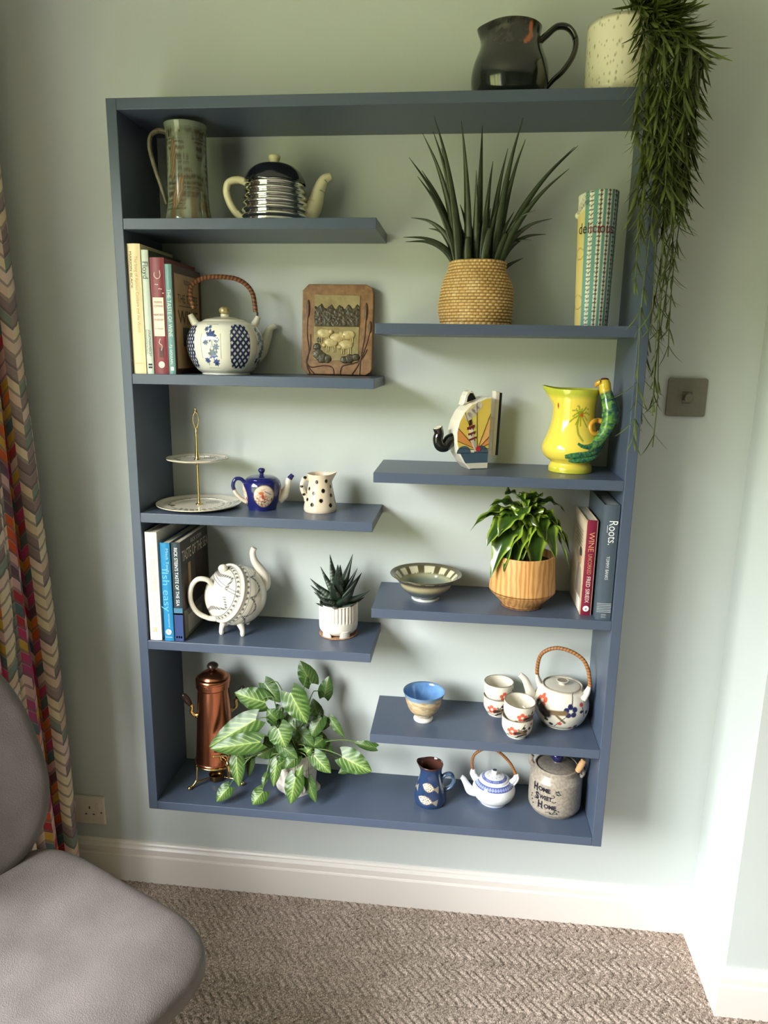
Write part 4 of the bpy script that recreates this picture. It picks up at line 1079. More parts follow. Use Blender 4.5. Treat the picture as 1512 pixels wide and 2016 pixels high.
for i in range(len(rays)-1):
    a0, a1 = rays[i]-.0, rays[i+1]
    w = clip(clip(up, sun, (sun[0]+math.cos(a0), sun[1]+math.sin(a0))), (sun[0]+math.cos(a1), sun[1]+math.sin(a1)), sun)
    pr_(w, rc[i], 0)
    e = max((p for p in w), key=lambda p: (p[0]-sun[0])**2+(p[1]-sun[1])**2) if w else sun
    d = (math.cos(a1), math.sin(a1)); k = .0005
    ln = clip(clip(up, (sun[0]+d[1]*k, sun[1]-d[0]*k), (sun[0]+d[1]*k+d[0], sun[1]-d[0]*k+d[1])), (sun[0]-d[1]*k+d[0], sun[1]+d[0]*k+d[1]), (sun[0]-d[1]*k, sun[1]+d[0]*k))
    ln = clip(ln, (sun[0]+d[1], sun[1]-d[0]), sun) if False else ln
    ln = [p for p in ln] if ln else []
    if ln:
        ln = clip(ln, (sun[0]+d[1], sun[1]-d[0]), (sun[0]-d[1], sun[1]+d[0])) if False else ln
# dark outlines between the rays as thin raised lines
okl = M('print_outline', S(52, 34, 30), rough=.3)
for a1 in rays[1:-1]:
    d = np.array([math.cos(a1), math.sin(a1)]); p = np.array(sun)
    seg_ = clip(clip(clip(up, tuple(p), tuple(p+d)), (0, 0), (0, 0)) if False else up, tuple(p+np.array([d[1], -d[0]])*.0004), tuple(p+np.array([d[1], -d[0]])*.0004+d))
    seg_ = clip(seg_, tuple(p+np.array([-d[1], d[0]])*.0004+d), tuple(p+np.array([-d[1], d[0]])*.0004))
    seg_ = clip(seg_, tuple(p+np.array([d[1], -d[0]])), tuple(p)) if False else [q for q in seg_]
    far = [q for q in seg_ if (np.array(q)-p)@d > .004]
    if far:
        f = max(far, key=lambda q: (np.array(q)-p)@d); L_ = (np.array(f)-p)@d; nrm = np.array([-d[1], d[0]])*.0005
        prism('print', [tuple(p+nrm), tuple(p-nrm), tuple(p-nrm+d*L_), tuple(p+nrm+d*L_)], -.0268, -.026, okl, st)
sea = clip(inner, (1, .038), (-1, .038)); sea = clip(sea, (-1, .014), (1, .014))
pr_(sea, (70, 92, 112), 2); pr_(clip(inner, (1, .0145), (-1, .0145)), (226, 220, 208), 2)
for cx in (-.020, .022):
    pr_(arc_pts(.017, cx, .036, 0, PI, 14), (70, 92, 112), 2)
pr_(arc_pts(.006, .014, .046, 0, 2*PI, 18)[:-1], (178, 44, 50), 4)
pr_([(-.003, .098), (-.012, .094), (.006, .042), (.011, .044)], (228, 214, 196), 3)
pr_([(.000, .085), (-.013, .078), (.007, .040), (.013, .042)], (230, 218, 202), 3)
for za, zb, xa in ((.100, .094, -.004), (.086, .082, -.001), (.074, .070, .002)):
    pr_([(xa+.007, za), (xa-.011, za-.006), (xa-.010, zb-.006), (xa+.007, zb)], (110, 40, 40), 5)
pr_([(-.005, .112), (-.011, .109), (-.009, .098), (-.003, .100)], (60, 36, 34), 5)
for k, (ww, wz) in enumerate(((-.007, .090), (-.001, .091), (.003, .080), (-.004, .077), (.004, .066))):
    pr_(arc_pts(.0014, ww, wz, 0, 2*PI, 8)[:-1], (60, 50, 60), 6)
for cx, cz, r in ((-.012, .118, .009), (-.005, .126, .010), (.004, .134, .009), (.012, .142, .008)):
    pr_(arc_pts(r, cx, cz, 0, 2*PI, 18)[:-1], (206, 196, 184), 2)
prism('lid', [(-.022, .142), (-.016, .163), (-.011, .171), (-.003, .174), (.004, .170), (.013, .154), (-.002, .149)], -.013, .013, creamw, st, bev=.003, seg=3)
prism('lid_inlay', [(-.012, .148), (-.010, .160), (-.005, .168), (.001, .168), (.010, .1555), (-.001, .151)], -.0136, -.012, M('black_glaze'), st)
prism('handle', [(.056, .026), (.072, .026), (.075, .170), (.059, .172)], -.010, .010, creamw, st, bev=.002)
prism('handle_inlay', [(.0650, .028), (.0715, .028), (.0745, .168), (.0685, .169)], -.0106, -.0095, M('black_glaze'), st)
prism('handle_bridge', [(.038, .076), (.060, .086), (.060, .110), (.040, .122)], -.008, .008, creamw, st, bev=.002)
tube('spout', [(-.034, 0, .066), (-.044, 0, .062), (-.056, -.002, .050), (-.068, -.003, .052), (-.074, -.004, .066), (-.072, -.005, .080), (-.076, -.006, .092)], [.015, .0145, .0125, .012, .0115, .0105, .0112], M('black_glaze'), st, n=60, seg=22)
o = lathe('spout_mouth', [(0, 0), (.0085, 0), (.0092, .0006), (.0085, .001)], creamw, st, seg=24, n=8); o.location = (-.0765, -.0062, .0925); o.rotation_euler = (.1, -.32, 0)

# ---- yellow parrot jug (B2)
yj = at('parrot_jug', .982, -.083, 'B2', 'yellow majolica jug with a green parrot as its handle', 'jug')
yel = S(236, 214, 86); ygr = S(196, 200, 60)
def p_(th, r, z, k):
    c = base(th, yel); u = th*.055
    c = mixc(c, ygr, .8*ss(.020, .004, z)); c = mixc(c, S(176, 188, 62), ss(.158, .172, z)*.8*(k < .62)); c = mixc(c, S(120, 140, 60), (k > .62)*.9)
    # palm fronds and trunk
    for q in range(11):
        a_ = .25+q*.56; rr_ = .024+.006*math.sin(q*2.3)
        e1 = (.018+rr_*.62*math.cos(a_), .130+rr_*.62*math.sin(a_)); e2 = (.018+rr_*1.05*math.cos(a_), .130+rr_*.85*math.sin(a_)-.006)
        c = mixc(c, S(140, 150, 40), np.maximum(line(u, z, (.018, .130), e1, .0017), line(u, z, e1, e2, .0014))*(k < .6))
    for a0, a1 in (((.014, .124), (.010, .105)), ((.010, .105), (.013, .088)), ((.013, .088), (.022, .074))):
        c = mixc(c, S(150, 156, 44), line(u, z, a0, a1, .0022)*(k < .6))
    c = mixc(c, S(206, 80, 40), disc(u, z, .021, .128, .0038, .0048, .2)*(k < .6))
    c = mixc(c, S(190, 70, 40), disc(u, z, -.045, .146, .003, .006, .2)*(k < .6))
    return c
def m_(th, r, z, k):
    w = np.exp(-((th+PI/2)/.50)**2)*ss(.140, .183, z)
    return r+w*.020, z+w*.006-.010*np.exp(-((th+.25)/.5)**2)*ss(.160, .183, z)*0
lathe('body', [(0, 0), (.044, 0), (.0475, .002), (.0475, .010), (.0440, .018), (.0445, .022), (.058, .033), (.0648, .048), (.063, .062), (.054, .085), (.0475, .110), (.0455, .135), (.0475, .160), (.0505, .172), (.0515, .180), (.0500, .182), (.047, .172), (.0430, .150), (.0420, .12), (.05, .08), (.055, .05), (0, .03)], GLAZE, yj, seg=240, n=170, paint=p_, mod=m_)
par = empty('x', (0, 0, 0)); bpy.data.objects.remove(par)
def p_par(t, a):
    n = fbm(t*30, a*2.5, 4)
    c = mixc(base(t, S(96, 150, 62)), S(36, 84, 70), ss(.42, .62, n))
    c = mixc(c, S(30, 60, 90), ss(.5, .7, fbm(t*22+9, a*2, 8))*.7)
    c = mixc(c, S(222, 190, 60), ss(.175, .135, t)); c = mixc(c, S(196, 206, 120), .4*ss(.6, .8, fbm(t*50, a*4, 2)))
    return mixc(c, S(28, 62, 50), ss(.8, .95, t)*.5)
pr1 = Matrix.Rotation(math.radians(-22), 4, 'Z')
o = tube('parrot', [(.056, 0, .199), (.063, 0, .196), (.066, 0, .182), (.073, 0, .164), (.080, 0, .138), (.079, 0, .110), (.069, -.004, .084), (.058, -.018, .062), (.050, -.036, .046)], [.004, .0115, .0125, .0135, .017, .0155, .012, .010, .006], GLAZE, yj, n=90, seg=26, flat=1.05, hint=(0, 1, 0), paint=p_par); o.matrix_basis = pr1
o = tube('parrot_beak', [(.056, -.002, .199), (.048, -.003, .194), (.045, -.003, .186)], [.006, .005, .001], M('parrot_beak_glaze', S(214, 160, 50), rough=.15), yj, n=16); o.matrix_basis = pr1
o = ellipsoid('parrot_crest', (.063, 0, .2045), (.0085, .008, .003), M('dark_red_glaze', S(86, 38, 30), rough=.15), yj); o.matrix_basis = pr1
for yy in (-.0095,):
    o = ellipsoid('parrot_eye', (.058, yy-.001, .1985), (.0016, .0012, .0016), M('black_glaze'), yj, seg=10, n=6); o.matrix_basis = pr1
def p_t(t, a):
    return mixc(mixc(base(t, S(64, 130, 66)), S(32, 80, 84), ss(.4, .6, fbm(t*40, a*3, 1))), S(160, 190, 90), .4*ss(.6, .8, fbm(t*60, a*5, 6)))
for k, (a_, b_, c_, d_, w) in enumerate((((.062, -.016, .070), (.044, -.044, .050), (.014, -.060, .044), (-.012, -.066, .040), .009), ((.060, -.020, .074), (.044, -.042, .062), (.024, -.054, .060), (.012, -.058, .068), .008), ((.062, -.012, .062), (.046, -.044, .038), (.016, -.062, .032), (-.004, -.066, .032), .006))):
    o = tube('parrot_tail', [a_, b_, c_, d_], [w, w, w*.9, w*.45], GLAZE, yj, n=50, seg=14, flat=.75, paint=p_t, hint=(0, 1, 0)); 
am = M('amber_glaze', S(222, 160, 58), rough=.15, coat=.3)
o = tube('perch_ring', [(.050, -.014, .116), (.062, -.014, .112), (.063, -.018, .098), (.052, -.024, .088), (.040, -.032, .092), (.036, -.032, .104), (.042, -.026, .114)], [.0055, .006, .0055, .005, .005, .005, .005], am, yj, n=60, closed=True)

# ---- stoneware bowl (B3)
bw = at('stoneware_bowl', .668, -.108, 'B3', 'wide-rimmed green and grey stoneware bowl with dripped glaze, beside the wooden plant pot', 'bowl')
def p_(th, r, z, k):
    ins = k > .5
    c = mixc(base(th, S(92, 96, 92)), S(176, 164, 128), ss(.026, .040, z)*ss(.050, .042, z))
    c = mixc(c, S(84, 74, 54), ss(.044, .052, z)); c = mixc(c, S(106, 112, 112), ss(.026, .015, z)); c = mixc(c, S(200, 202, 200), ss(.007, .004, z))
    ci = mixc(base(th, S(120, 128, 116)), S(150, 150, 120), ss(.03, .04, z))
    ci = mixc(ci, S(92, 84, 60), ss(.040, .046, z))
    ph = (th*13/(2*PI)*1.0+.15*np.sin(th*3)) % 1
    bl = (ph < .62)*ss(.040, .0425, z-.003*fbm(th*40, 0*th, 2)*2)*ss(.0585, .0565, z)
    ci = mixc(ci, S(214, 210, 178), bl)
    ci = mixc(ci, S(90, 84, 62), ss(.057, .059, z))
    return np.where(ins[..., None], ci, c)
lathe('body', [(0, .004), (.026, .003), (.028, 0), (.032, 0), (.0325, .004), (.031, .008), (.040, .013), (.0555, .027), (.064, .043), (.074, .054), (.083, .0605), (.0825, .062), (.073, .0575), (.061, .045), (.052, .030), (.036, .017), (0, .011)], GLAZE, bw, seg=240, n=150, paint=p_)

# ---- dracaena in wooden pot (B3)
dp = at('dracaena_plant', .889, -.118, 'B3', 'leafy plant with wavy lime-edged leaves in a turned oak pot', 'plant')
dp.rotation_euler.z = 0
wm2 = bpy.data.materials.new('turned_oak'); wm2.use_nodes = True
t = wm2.node_tree; b = t.nodes['Principled BSDF']; b.inputs['Roughness'].default_value = .45
tcn = N(t, 'ShaderNodeTexCoord'); mp = N(t, 'ShaderNodeMapping'); mp.inputs['Scale'].default_value = (1, 1, .22)
wv = N(t, 'ShaderNodeTexWave', wave_type='BANDS', bands_direction='X'); wv.inputs['Scale'].default_value = 30; wv.inputs['Distortion'].default_value = 9; wv.inputs['Detail'].default_value = 3; wv.inputs['Detail Scale'].default_value = 1.2
cr = N(t, 'ShaderNodeValToRGB'); cr.color_ramp.elements[0].color = (*S(184, 130, 74), 1); cr.color_ramp.elements[1].color = (*S(212, 162, 104), 1); cr.color_ramp.elements[0].position = .1; cr.color_ramp.elements[1].position = .75
t.links.new(tcn.outputs['Object'], mp.inputs[0]); t.links.new(mp.outputs[0], wv.inputs['Vector']); t.links.new(wv.outputs['Fac'], cr.inputs[0]); t.links.new(cr.outputs[0], b.inputs['Base Color'])
lathe('cork_mat', [(0, 0), (.046, 0), (.047, .002), (.046, .0035), (0, .0035)], M('dark_cork_mat', S(120, 88, 60), rough=.9, color2=S(70, 52, 40), nscale=200), dp, seg=48, n=20)
lathe('pot', [(0, .0035), (.040, .0035), (.044, .006), (.044, .006), (.0735, .036), (.0745, .039), (.0745, .042), (.0690, .122), (.0680, .1235), (.0655, .1230), (.066, .105), (.06, .104)], wm2, dp, seg=96, n=80)
lathe('soil', [(0, .106), (.066, .105)], M('potting_soil'), dp, seg=24, n=4)
def leaf(name, p0, p1, p2, w, parent, paint, wprof=None, ruff=0, fold=.25, n=22, m=9, up=(0, 0, 1), mat=None, twist=0, lobe=0):
    """blade on a bezier spine; u across -1..1, t along 0..1"""
    p0, p1, p2 = map(np.asarray, (p0, p1, p2)); t = np.linspace(0, 1, n)[:, None]
    C = (1-t)**2*p0+2*t*(1-t)*p1+t**2*p2
    T = np.gradient(C, axis=0); T /= np.linalg.norm(T, axis=1)[:, None]+1e-9
    up = np.asarray(up, float)+1e-3
    B = np.cross(T, up); B /= np.linalg.norm(B, axis=1)[:, None]+1e-9
    Nn = np.cross(B, T)
    if twist:
        a = (t*twist); B, Nn = B*np.cos(a)+Nn*np.sin(a), Nn*np.cos(a)-B*np.sin(a)
    wp = wprof(t[:, 0]) if wprof else np.sin(PI*np.clip(t[:, 0]*.96+.04, 0, 1))**.7*(1-.35*t[:, 0])
    u = np.linspace(-1, 1, m)[None, :]
    W_ = (wp*w)[:, None]
    off = fold*np.abs(u)*W_+ruff*np.sin(t*23+u*1.5+p2[0]*300)*np.abs(u)**2*W_
    P = C[:, None, :]+B[:, None, :]*(u*W_)[..., None]+Nn[:, None, :]*off[..., None]
    if lobe: P = P-T[:, None, :]*(lobe*w*np.abs(u)**1.3*np.exp(-(t/.13)**2))[..., None]
    col = paint(u+0*t, t+0*u)
    return grid(name, P, mat or LEAF, parent, col=col)
def p_dr(u, t):
    c = mixc(base(u, S(32, 54, 18)), S(56, 84, 26), fbm(u*2, t*6, 3))
    c = mixc(c, S(150, 176, 60), ss(.62, .80, np.abs(u))*.85)
    return mixc(c, S(34, 54, 20), ss(.95, 1, np.abs(u))*.4)
DL = M('glossy_leaf', rough=.22, attr=True, coat=.2)
stem_top = np.array([0, 0, .19])
tube('stem', [(.0, 0, .10), (.003, 0, .15), (.002, -.004, .235)], [.0065, .006, .004], M('green_stem', S(96, 116, 56), rough=.5), dp, n=12)
dl = [ # azimuth deg (0 = front, + right), start height, reach, end height, arch, width
 (-8, .20, .050, .120, .055, .019), (22, .19, .062, .068, .06, .019), (-40, .19, .075, .092, .05, .018), (-62, .195, .10, .145, .045, .016), (-85, .21, .125, .170, .05, .013), (-75, .20, .115, .200, .035, .014),
 (-55, .175, .092, .075, .06, .017), (-28, .18, .058, .085, .06, .018), (48, .19, .085, .130, .05, .018), (70, .195, .095, .150, .05, .018), (95, .19, .105, .12, .06, .015), (60, .21, .075, .20, .03, .015), (82, .175, .105, .085, .07, .014),
 (10, .215, .045, .175, .045, .017), (-20, .225, .05, .205, .03, .016), (-60, .235, .060, .262, .02, .016), (40, .235, .04, .262, .012, .013), (100, .225, .09, .215, .045, .012), (0, .235, .02, .262, .01, .012),
 (130, .20, .085, .15, .05, .016), (165, .20, .085, .16, .05, .016), (-120, .20, .09, .15, .05, .016), (-150, .21, .08, .18, .04, .016), (150, .225, .06, .22, .03, .015), (-100, .22, .085, .225, .03, .014), (34, .205, .07, .165, .05, .018), (-48, .21, .085, .172, .04, .017)]
for az, z0, rc_, z1, ar, w in dl:
    a_ = math.radians(az); d = np.array([math.sin(a_), -math.cos(a_), 0])
    if az > 110 or az < -95: d = d*np.array([1, .8, 1])
    p0 = np.array([.003, 0, z0-.012]); p2 = d*rc_+np.array([0, 0, z1]); p1 = d*rc_*.5+np.array([0, 0, max(z0, z1)+ar])
    p1[2] = min(p1[2], .275)
    leaf('leaf', p0, p1, p2, w*1.45, dp, p_dr, ruff=.20, fold=.22, mat=DL, twist=.45*math.sin(az), m=13, n=28, wprof=lambda t: np.sin(PI*np.clip(t*.93+.07, 0, 1))**.75*(.75+.5*np.sin(PI*t)))

# ---- blue rimmed bowl (B4)
bb = at('footed_bowl', .672, -.108, 'B4', 'small footed pottery bowl with blue inside and sandy swirled outside', 'bowl')
def p_(th, r, z, k):
    n = fbm(th*2.5, z*160+th*1.2, 3)
    c = mixc(base(th, S(206, 186, 150)), S(168, 150, 118), ss(.4, .65, n)); c = mixc(c, S(196, 160, 118), .7*ss(.5, .7, fbm(th*2, z*220, 9)))
    c = mixc(c, S(128, 156, 188), ss(.0665, .0725, z+.010*fbm(th*4, 0*th, 5))); c = mixc(c, S(214, 212, 204), ss(.014, .008, z))
    ci = mixc(base(th, S(84, 128, 186)), S(126, 168, 210), fbm(th*3, z*60, 4))
    c = np.where((k > .56)[..., None], ci, c)
    return mixc(c, S(96, 110, 130), ss(.0715, .0735, z)*.7)
lathe('body', [(0, .004), (.019, .003), (.021, 0), (.0235, 0), (.0240, .004), (.021, .010), (.023, .014), (.035, .027), (.043, .045), (.0465, .062), (.0505, .0735), (.0500, .0745), (.046, .069), (.041, .050), (.032, .028), (.018, .017), (0, .014)], GLAZE, bb, seg=200, n=140, paint=p_)

# ---- plum blossom tea set (B4)
stw = S(222, 216, 202)
def blossom(c, u, z, cu, cz, r, rgb, k=None, m=None):
    for q in range(5):
        a_ = q*2*PI/5+.4
        d = disc(u, z, cu+r*1.25*math.cos(a_), cz+r*1.25*math.sin(a_), r*.78, r*.78, .15)
        c = mixc(c, S(*rgb), d if m is None else d*m)
    return c
def p_cup(rot):
    def p(th, r, z, k):
        out = (k < .52)*1.0; R = .034
        u = ((th-rot+PI) % (2*PI)-PI)*R
        c = base(th, stw)
        c = blossom(c, u, z, -.010, .024, .0060, (206, 92, 62), m=out)
        c = mixc(c, S(58, 44, 36), np.maximum(line(u, z, (-.002, .020), (.020, .026), .0048), line(u, z, (.004, .012), (.022, .018), .0030))*out)
        c = mixc(c, S(112, 90, 62), line(u, z, (.004, .030), (.024, .014), .0028)*out*.9)
        c = mixc(c, S(36, 40, 62), np.maximum(disc(u, z, .016, .034, .0036), disc(u, z, .0, .007, .0042, .003))*out)
        c = mixc(c, S(40, 36, 34), np.maximum(line(u, z, (.010, .030), (.018, .043), .0009), disc(u, z, -.022, .012, .004, .0015))*out)
        c = mixc(c, S(36, 40, 62), disc(u, z, .030, .031, .0038)*out)
        c = mixc(c, S(200, 84, 60), disc(u, z, .036, .040, .003)*out)
        return mixc(c, S(112, 94, 72), ss(.0475, .0490, z)*.9)
    return p
def cup(x, y, dz, rot, label, lean=(0, 0)):
    c_ = at('tea_cup', x, y, 'B4', label, 'cup', 'blossom cups stacked beside the blossom teapot')
    c_.location.z += dz; c_.rotation_euler = (lean[0], lean[1], c_.rotation_euler.z)
    lathe('body', [(0, .003), (.020, .003), (.0215, 0), (.024, 0), (.0245, .003), (.030, .009), (.0350, .020), (.0362, .032), (.0362, .0485), (.0355, .0495), (.0343, .0485), (.0340, .032), (.032, .018), (.022, .009), (0, .008)], GLAZE, c_, seg=180, n=120, paint=p_cup(rot))
    return c_
cup(.8535, -.052, 0, -.1, 'lower blossom-painted cup of the pair stacked behind, nearest the spout of the blossom teapot')
cup(.8535, -.052, .0360, .75, 'upper blossom-painted cup of the pair stacked behind, nearest the spout of the blossom teapot')
cup(.894, -.150, 0, .0, 'lower blossom-painted cup of the pair stacked near the front edge of the shelf')
cup(.8945, -.1505, .0395, .55, 'upper, tilted blossom-painted cup of the pair stacked near the front edge of the shelf', lean=(.05, .06))
bt = at('blossom_teapot', 1.003, -.075, 'B4', 'round grey-white teapot painted with plum blossom, with a light cane handle', 'teapot')
def p_(th, r, z, k):
    c = base(th, stw); R = .064; u = th*R
    c = blossom(c, u, z, .024, .060, .0085, (34, 40, 84)); c = blossom(c, u, z, -.050, .072, .0080, (206, 92, 62))
    c = mixc(c, S(112, 92, 64), np.maximum(line(u, z, (-.024, .052), (.010, .056), .0062), line(u, z, (-.010, .050), (.012, .030), .0030)))
    c = mixc(c, S(44, 38, 36), np.maximum(line(u, z, (-.060, .062), (-.030, .046), .0105), line(u, z, (-.050, .048), (-.036, .040), .007)))
    c = mixc(c, S(50, 40, 36), np.maximum(line(u, z, (.026, .072), (.036, .098), .0014), np.maximum(line(u, z, (.016, .05), (-.014, .014), .0008), line(u, z, (.056, .066), (.062, .04), .0012))))
    for a_, b_, rr, rgb in ((.054, .072, .0062, (196, 72, 66)), (.052, .056, .0052, (36, 50, 62)), (.0, .026, .006, (200, 84, 60)), (.030, .012, .0055, (196, 80, 62)), (.044, .016, .006, (50, 54, 66)), (-.022, .020, .006, (50, 54, 66)), (.070, .05, .006, (40, 44, 56)), (-.034, .030, .006, (50, 60, 56))):
        c = mixc(c, S(*rgb), disc(u, z, a_, b_, rr, rr*.75, .15))
    return mixc(c, S(130, 112, 88), ss(.0955, .0975, z)*ss(.030, .034, r)*.7)
lathe('body', [(0, 0), (.038, 0), (.042, .003), (.055, .014), (.0640, .036), (.0660, .054), (.0620, .073), (.0535, .087), (.0480, .093), (.0475, .0985), (.0455, .0990), (.044, .093), (0, .090)], GLAZE, bt, seg=280, n=160, paint=p_)
def p_(th, r, z, k): return mixc(base(th, S(200, 194, 180)), S(120, 100, 76), np.maximum(ss(.0405, .0425, r), ss(.103, .106, z)*ss(.0125, .0115, r)*.9))
lathe('lid', [(.0430, .0945), (.0428, .0965), (.034, .0985), (.018, .0995), (.009, .100), (.008, .104), (.0145, .1075), (.0140, .1095), (.010, .1085), (0, .108)], GLAZE, bt, seg=64, n=80, paint=p_)
gw = M('grey_white_stoneware', stw, rough=.14, coat=.3)
tube('spout', [(-.052, -.010, .042), (-.068, -.012, .058), (-.078, -.013, .082), (-.088, -.014, .104), (-.101, -.015, .116)], [.016, .014, .0105, .0085, .0065], gw, bt, n=40, seg=18)
for s, yy in ((-1, .010), (1, -.020)):
    for dy in (-.007, .007):
        tube('lug', [(s*.050, yy+dy*1.4, .080), (s*.058, yy+dy, .096), (s*.062, yy+dy*.7, .112)], [.0075, .006, .0035], gw, bt, n=14)
cane_handle(bt, [(-.060, .010, .104), (-.062, .008, .126), (-.058, .006, .158), (-.044, .002, .178), (-.018, -.002, .190), (.014, -.008, .188), (.042, -.014, .174), (.056, -.018, .150), (.062, -.020, .118), (.062, -.020, .104)], .0046, light=True, bands=34)
# ================================================================== bottom shelf
# ---- copper coffee urn
cp = at('copper_urn', .1375, -.088, 'BOT', 'tapered copper coffee urn with brass tap on a brass tripod stand', 'urn')
copper = M('polished_copper', S(184, 118, 88), rough=.24, metal=1, noise=.12, nscale=14)
darkw = M('dark_turned_wood', S(44, 28, 22), rough=.3, coat=.3)
lathe('body', [(0, .062), (.048, .062), (.0505, .064), (.0500, .070), (.0390, .262), (.0395, .264), (.042, .266), (.042, .270), (.0405, .272), (.0405, .292), (.0, .292)], copper, cp, seg=72, n=90)
lathe('lid', [(.0430, .268), (.0432, .282), (.0432, .282), (.0425, .2835), (.0385, .2845), (.0385, .2845), (.0370, .291), (.0310, .300), (.018, .308), (.006, .311), (0, .311)], copper, cp, seg=64, n=60)
lathe('lid_knob', [(0, .309), (.005, .309), (.006, .313), (.0135, .318), (.0140, .323), (.009, .3285), (0, .330)], darkw, cp, seg=32, n=40)
tube('stand_ring', [(.0525*math.sin(a_), -.0525*math.cos(a_), .061) for a_ in np.linspace(0, 2*PI, 37)[:-1]], .0028, brass, cp, n=90, seg=10, closed=True)
for a_ in (-1.15, 1.0, 3.05):
    d = lambda r, z: (r*math.sin(a_), -r*math.cos(a_), z)
    tube('stand_leg', [d(.0525, .063), d(.0535, .042), d(.055, .022), d(.064, .010), d(.074, .007)], [.003, .003, .003, .003, .0025], brass, cp, n=30, seg=10)
    ellipsoid('stand_foot', d(.075, .0052), (.0055, .0055, .0052), brass, cp, seg=16, n=10)
    tube('stand_brace', [d(.066, .010), d(.045, .014), d(.022, .013)], .0025, brass, cp, n=16, seg=8)
lathe('burner_cup', [(0, .003), (.014, .003), (.018, .005), (.020, .017), (.021, .019), (.019, .018), (.016, .006), (0, .005)], M('aged_brass', S(128, 98, 60), rough=.3, metal=1), cp, seg=32, n=30)
for s in (-1, 1):
    yb = .0 if s < 0 else .012
    tube('handle_bracket', [(s*.040, yb, .192), (s*.048, yb, .190), (s*.056, yb, .200), (s*.054, yb, .214), (s*.060, yb, .222)], [.005, .0045, .0048, .0045, .005], brass, cp, n=30, seg=12)
    tube('side_handle', [(s*.058, yb, .220), (s*.064, yb, .231), (s*.070, yb, .242), (s*.075, yb, .250), (s*.0765, yb, .2525)], [.0052, .0080, .0078, .0055, .002], darkw, cp, n=30, seg=14)
    ellipsoid('handle_boss', (s*.043, yb, .189), (.006, .007, .008), brass, cp, seg=14, n=10)
box('name_plate', (-.004, -.0515, .115), (.022, -.0468, .141), M('aged_brass'), cp, bev=.001).rotation_euler = (.058, 0, 0)
tube('tap', [(.016, -.046, .090), (.024, -.060, .089), (.028, -.070, .086), (.030, -.073, .070), (.030, -.073, .050)], [.0065, .006, .006, .0055, .0045], brass, cp, n=30)
tube('tap_lever', [(.026, -.067, .088), (.027, -.068, .106), (.010, -.068, .108), (-.008, -.066, .106)], [.004, .0042, .003, .003], brass, cp, n=30, seg=10)
lathe('tap_collar', [(0, 0), (.009, 0), (.0095, .004), (.007, .008), (0, .009)], brass, cp, seg=24, n=20).matrix_basis = Matrix.Translation((.0165, -.044, .090)) @ Matrix.Rotation(math.radians(80), 4, 'X')

# ---- syngonium
sy = at('syngonium_plant', .348, -.086, 'BOT', 'bushy plant with pale-veined arrowhead leaves in a white faceted pot on a square saucer', 'plant')
sy.rotation_euler.z = 0
whc = M('white_ceramic')
bm = bmesh.new(); box_bm(bm, (-.045, -.045, 0), (.045, .045, .007))
bmesh.ops.bevel(bm, geom=[e for e in bm.edges if abs(e.verts[0].co.z-e.verts[1].co.z) > .001], offset=.012, segments=4, affect='EDGES', profile=.5)
top = [f for f in bm.faces if f.normal.z > .9]
r_ = bmesh.ops.inset_region(bm, faces=top, thickness=.005, depth=0)
for f in top:
    for v in f.verts: v.co.z -= .004
me = bpy.data.meshes.new('saucer'); bm.to_mesh(me); bm.free()
o = link('saucer', me, whc, sy); o.rotation_euler.z = math.radians(40); o.location = (.006, 0, 0)
def m_(th, r, z, k):
    u = th/(2*PI)*16; v = (z-.01)/.034
    d = np.abs(((u+.5*v) % 1)-.5)+np.abs(((u-.5*v) % 1)-.5)
    return r-.0032*np.abs(d-.5)*2*(k < .6)*ss(.008, .014, z)*ss(.104, .094, z), z
lathe('pot', [(0, .0068), (.042, .0068), (.0485, .0085), (.0515, .014), (.0565, .09), (.0575, .108), (.0565, .110), (.054, .109), (.052, .09), (.047, .088)], whc, sy, seg=192, n=110, mod=m_)
lathe('soil', [(0, .091), (.0515, .090)], M('potting_soil'), sy, seg=24, n=4)
def p_sy(u, t):
    au = np.abs(u)
    c = mixc(base(u, S(40, 70, 24)), S(62, 96, 36), fbm(u*3+1, t*7, 3))
    c = mixc(c, S(176, 194, 120), .85*ss(.10, .02, au))
    ph = (t*7.0-au*2.4); v = np.abs((ph % 1)-.5)
    c = mixc(c, S(150, 176, 98), .85*ss(.15, .05, .5-v)*ss(.98, .45, au)*(t < .93))
    c = mixc(c, S(150, 178, 98), .30*ss(.55, .1, au)*ss(.1, .3, t))
    return mixc(c, S(52, 86, 34), .6*ss(.86, 1, au))
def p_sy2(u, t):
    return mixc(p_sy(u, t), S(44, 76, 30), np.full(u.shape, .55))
def w_arrow(t):
    # heart / arrowhead, widest near the base
    return np.where(t < .2, .55+.45*np.sin(np.clip(t/.2, 0, 1)*PI/2), np.cos(np.clip((t-.2)/.8, 0, 1)*PI/2)**.85)
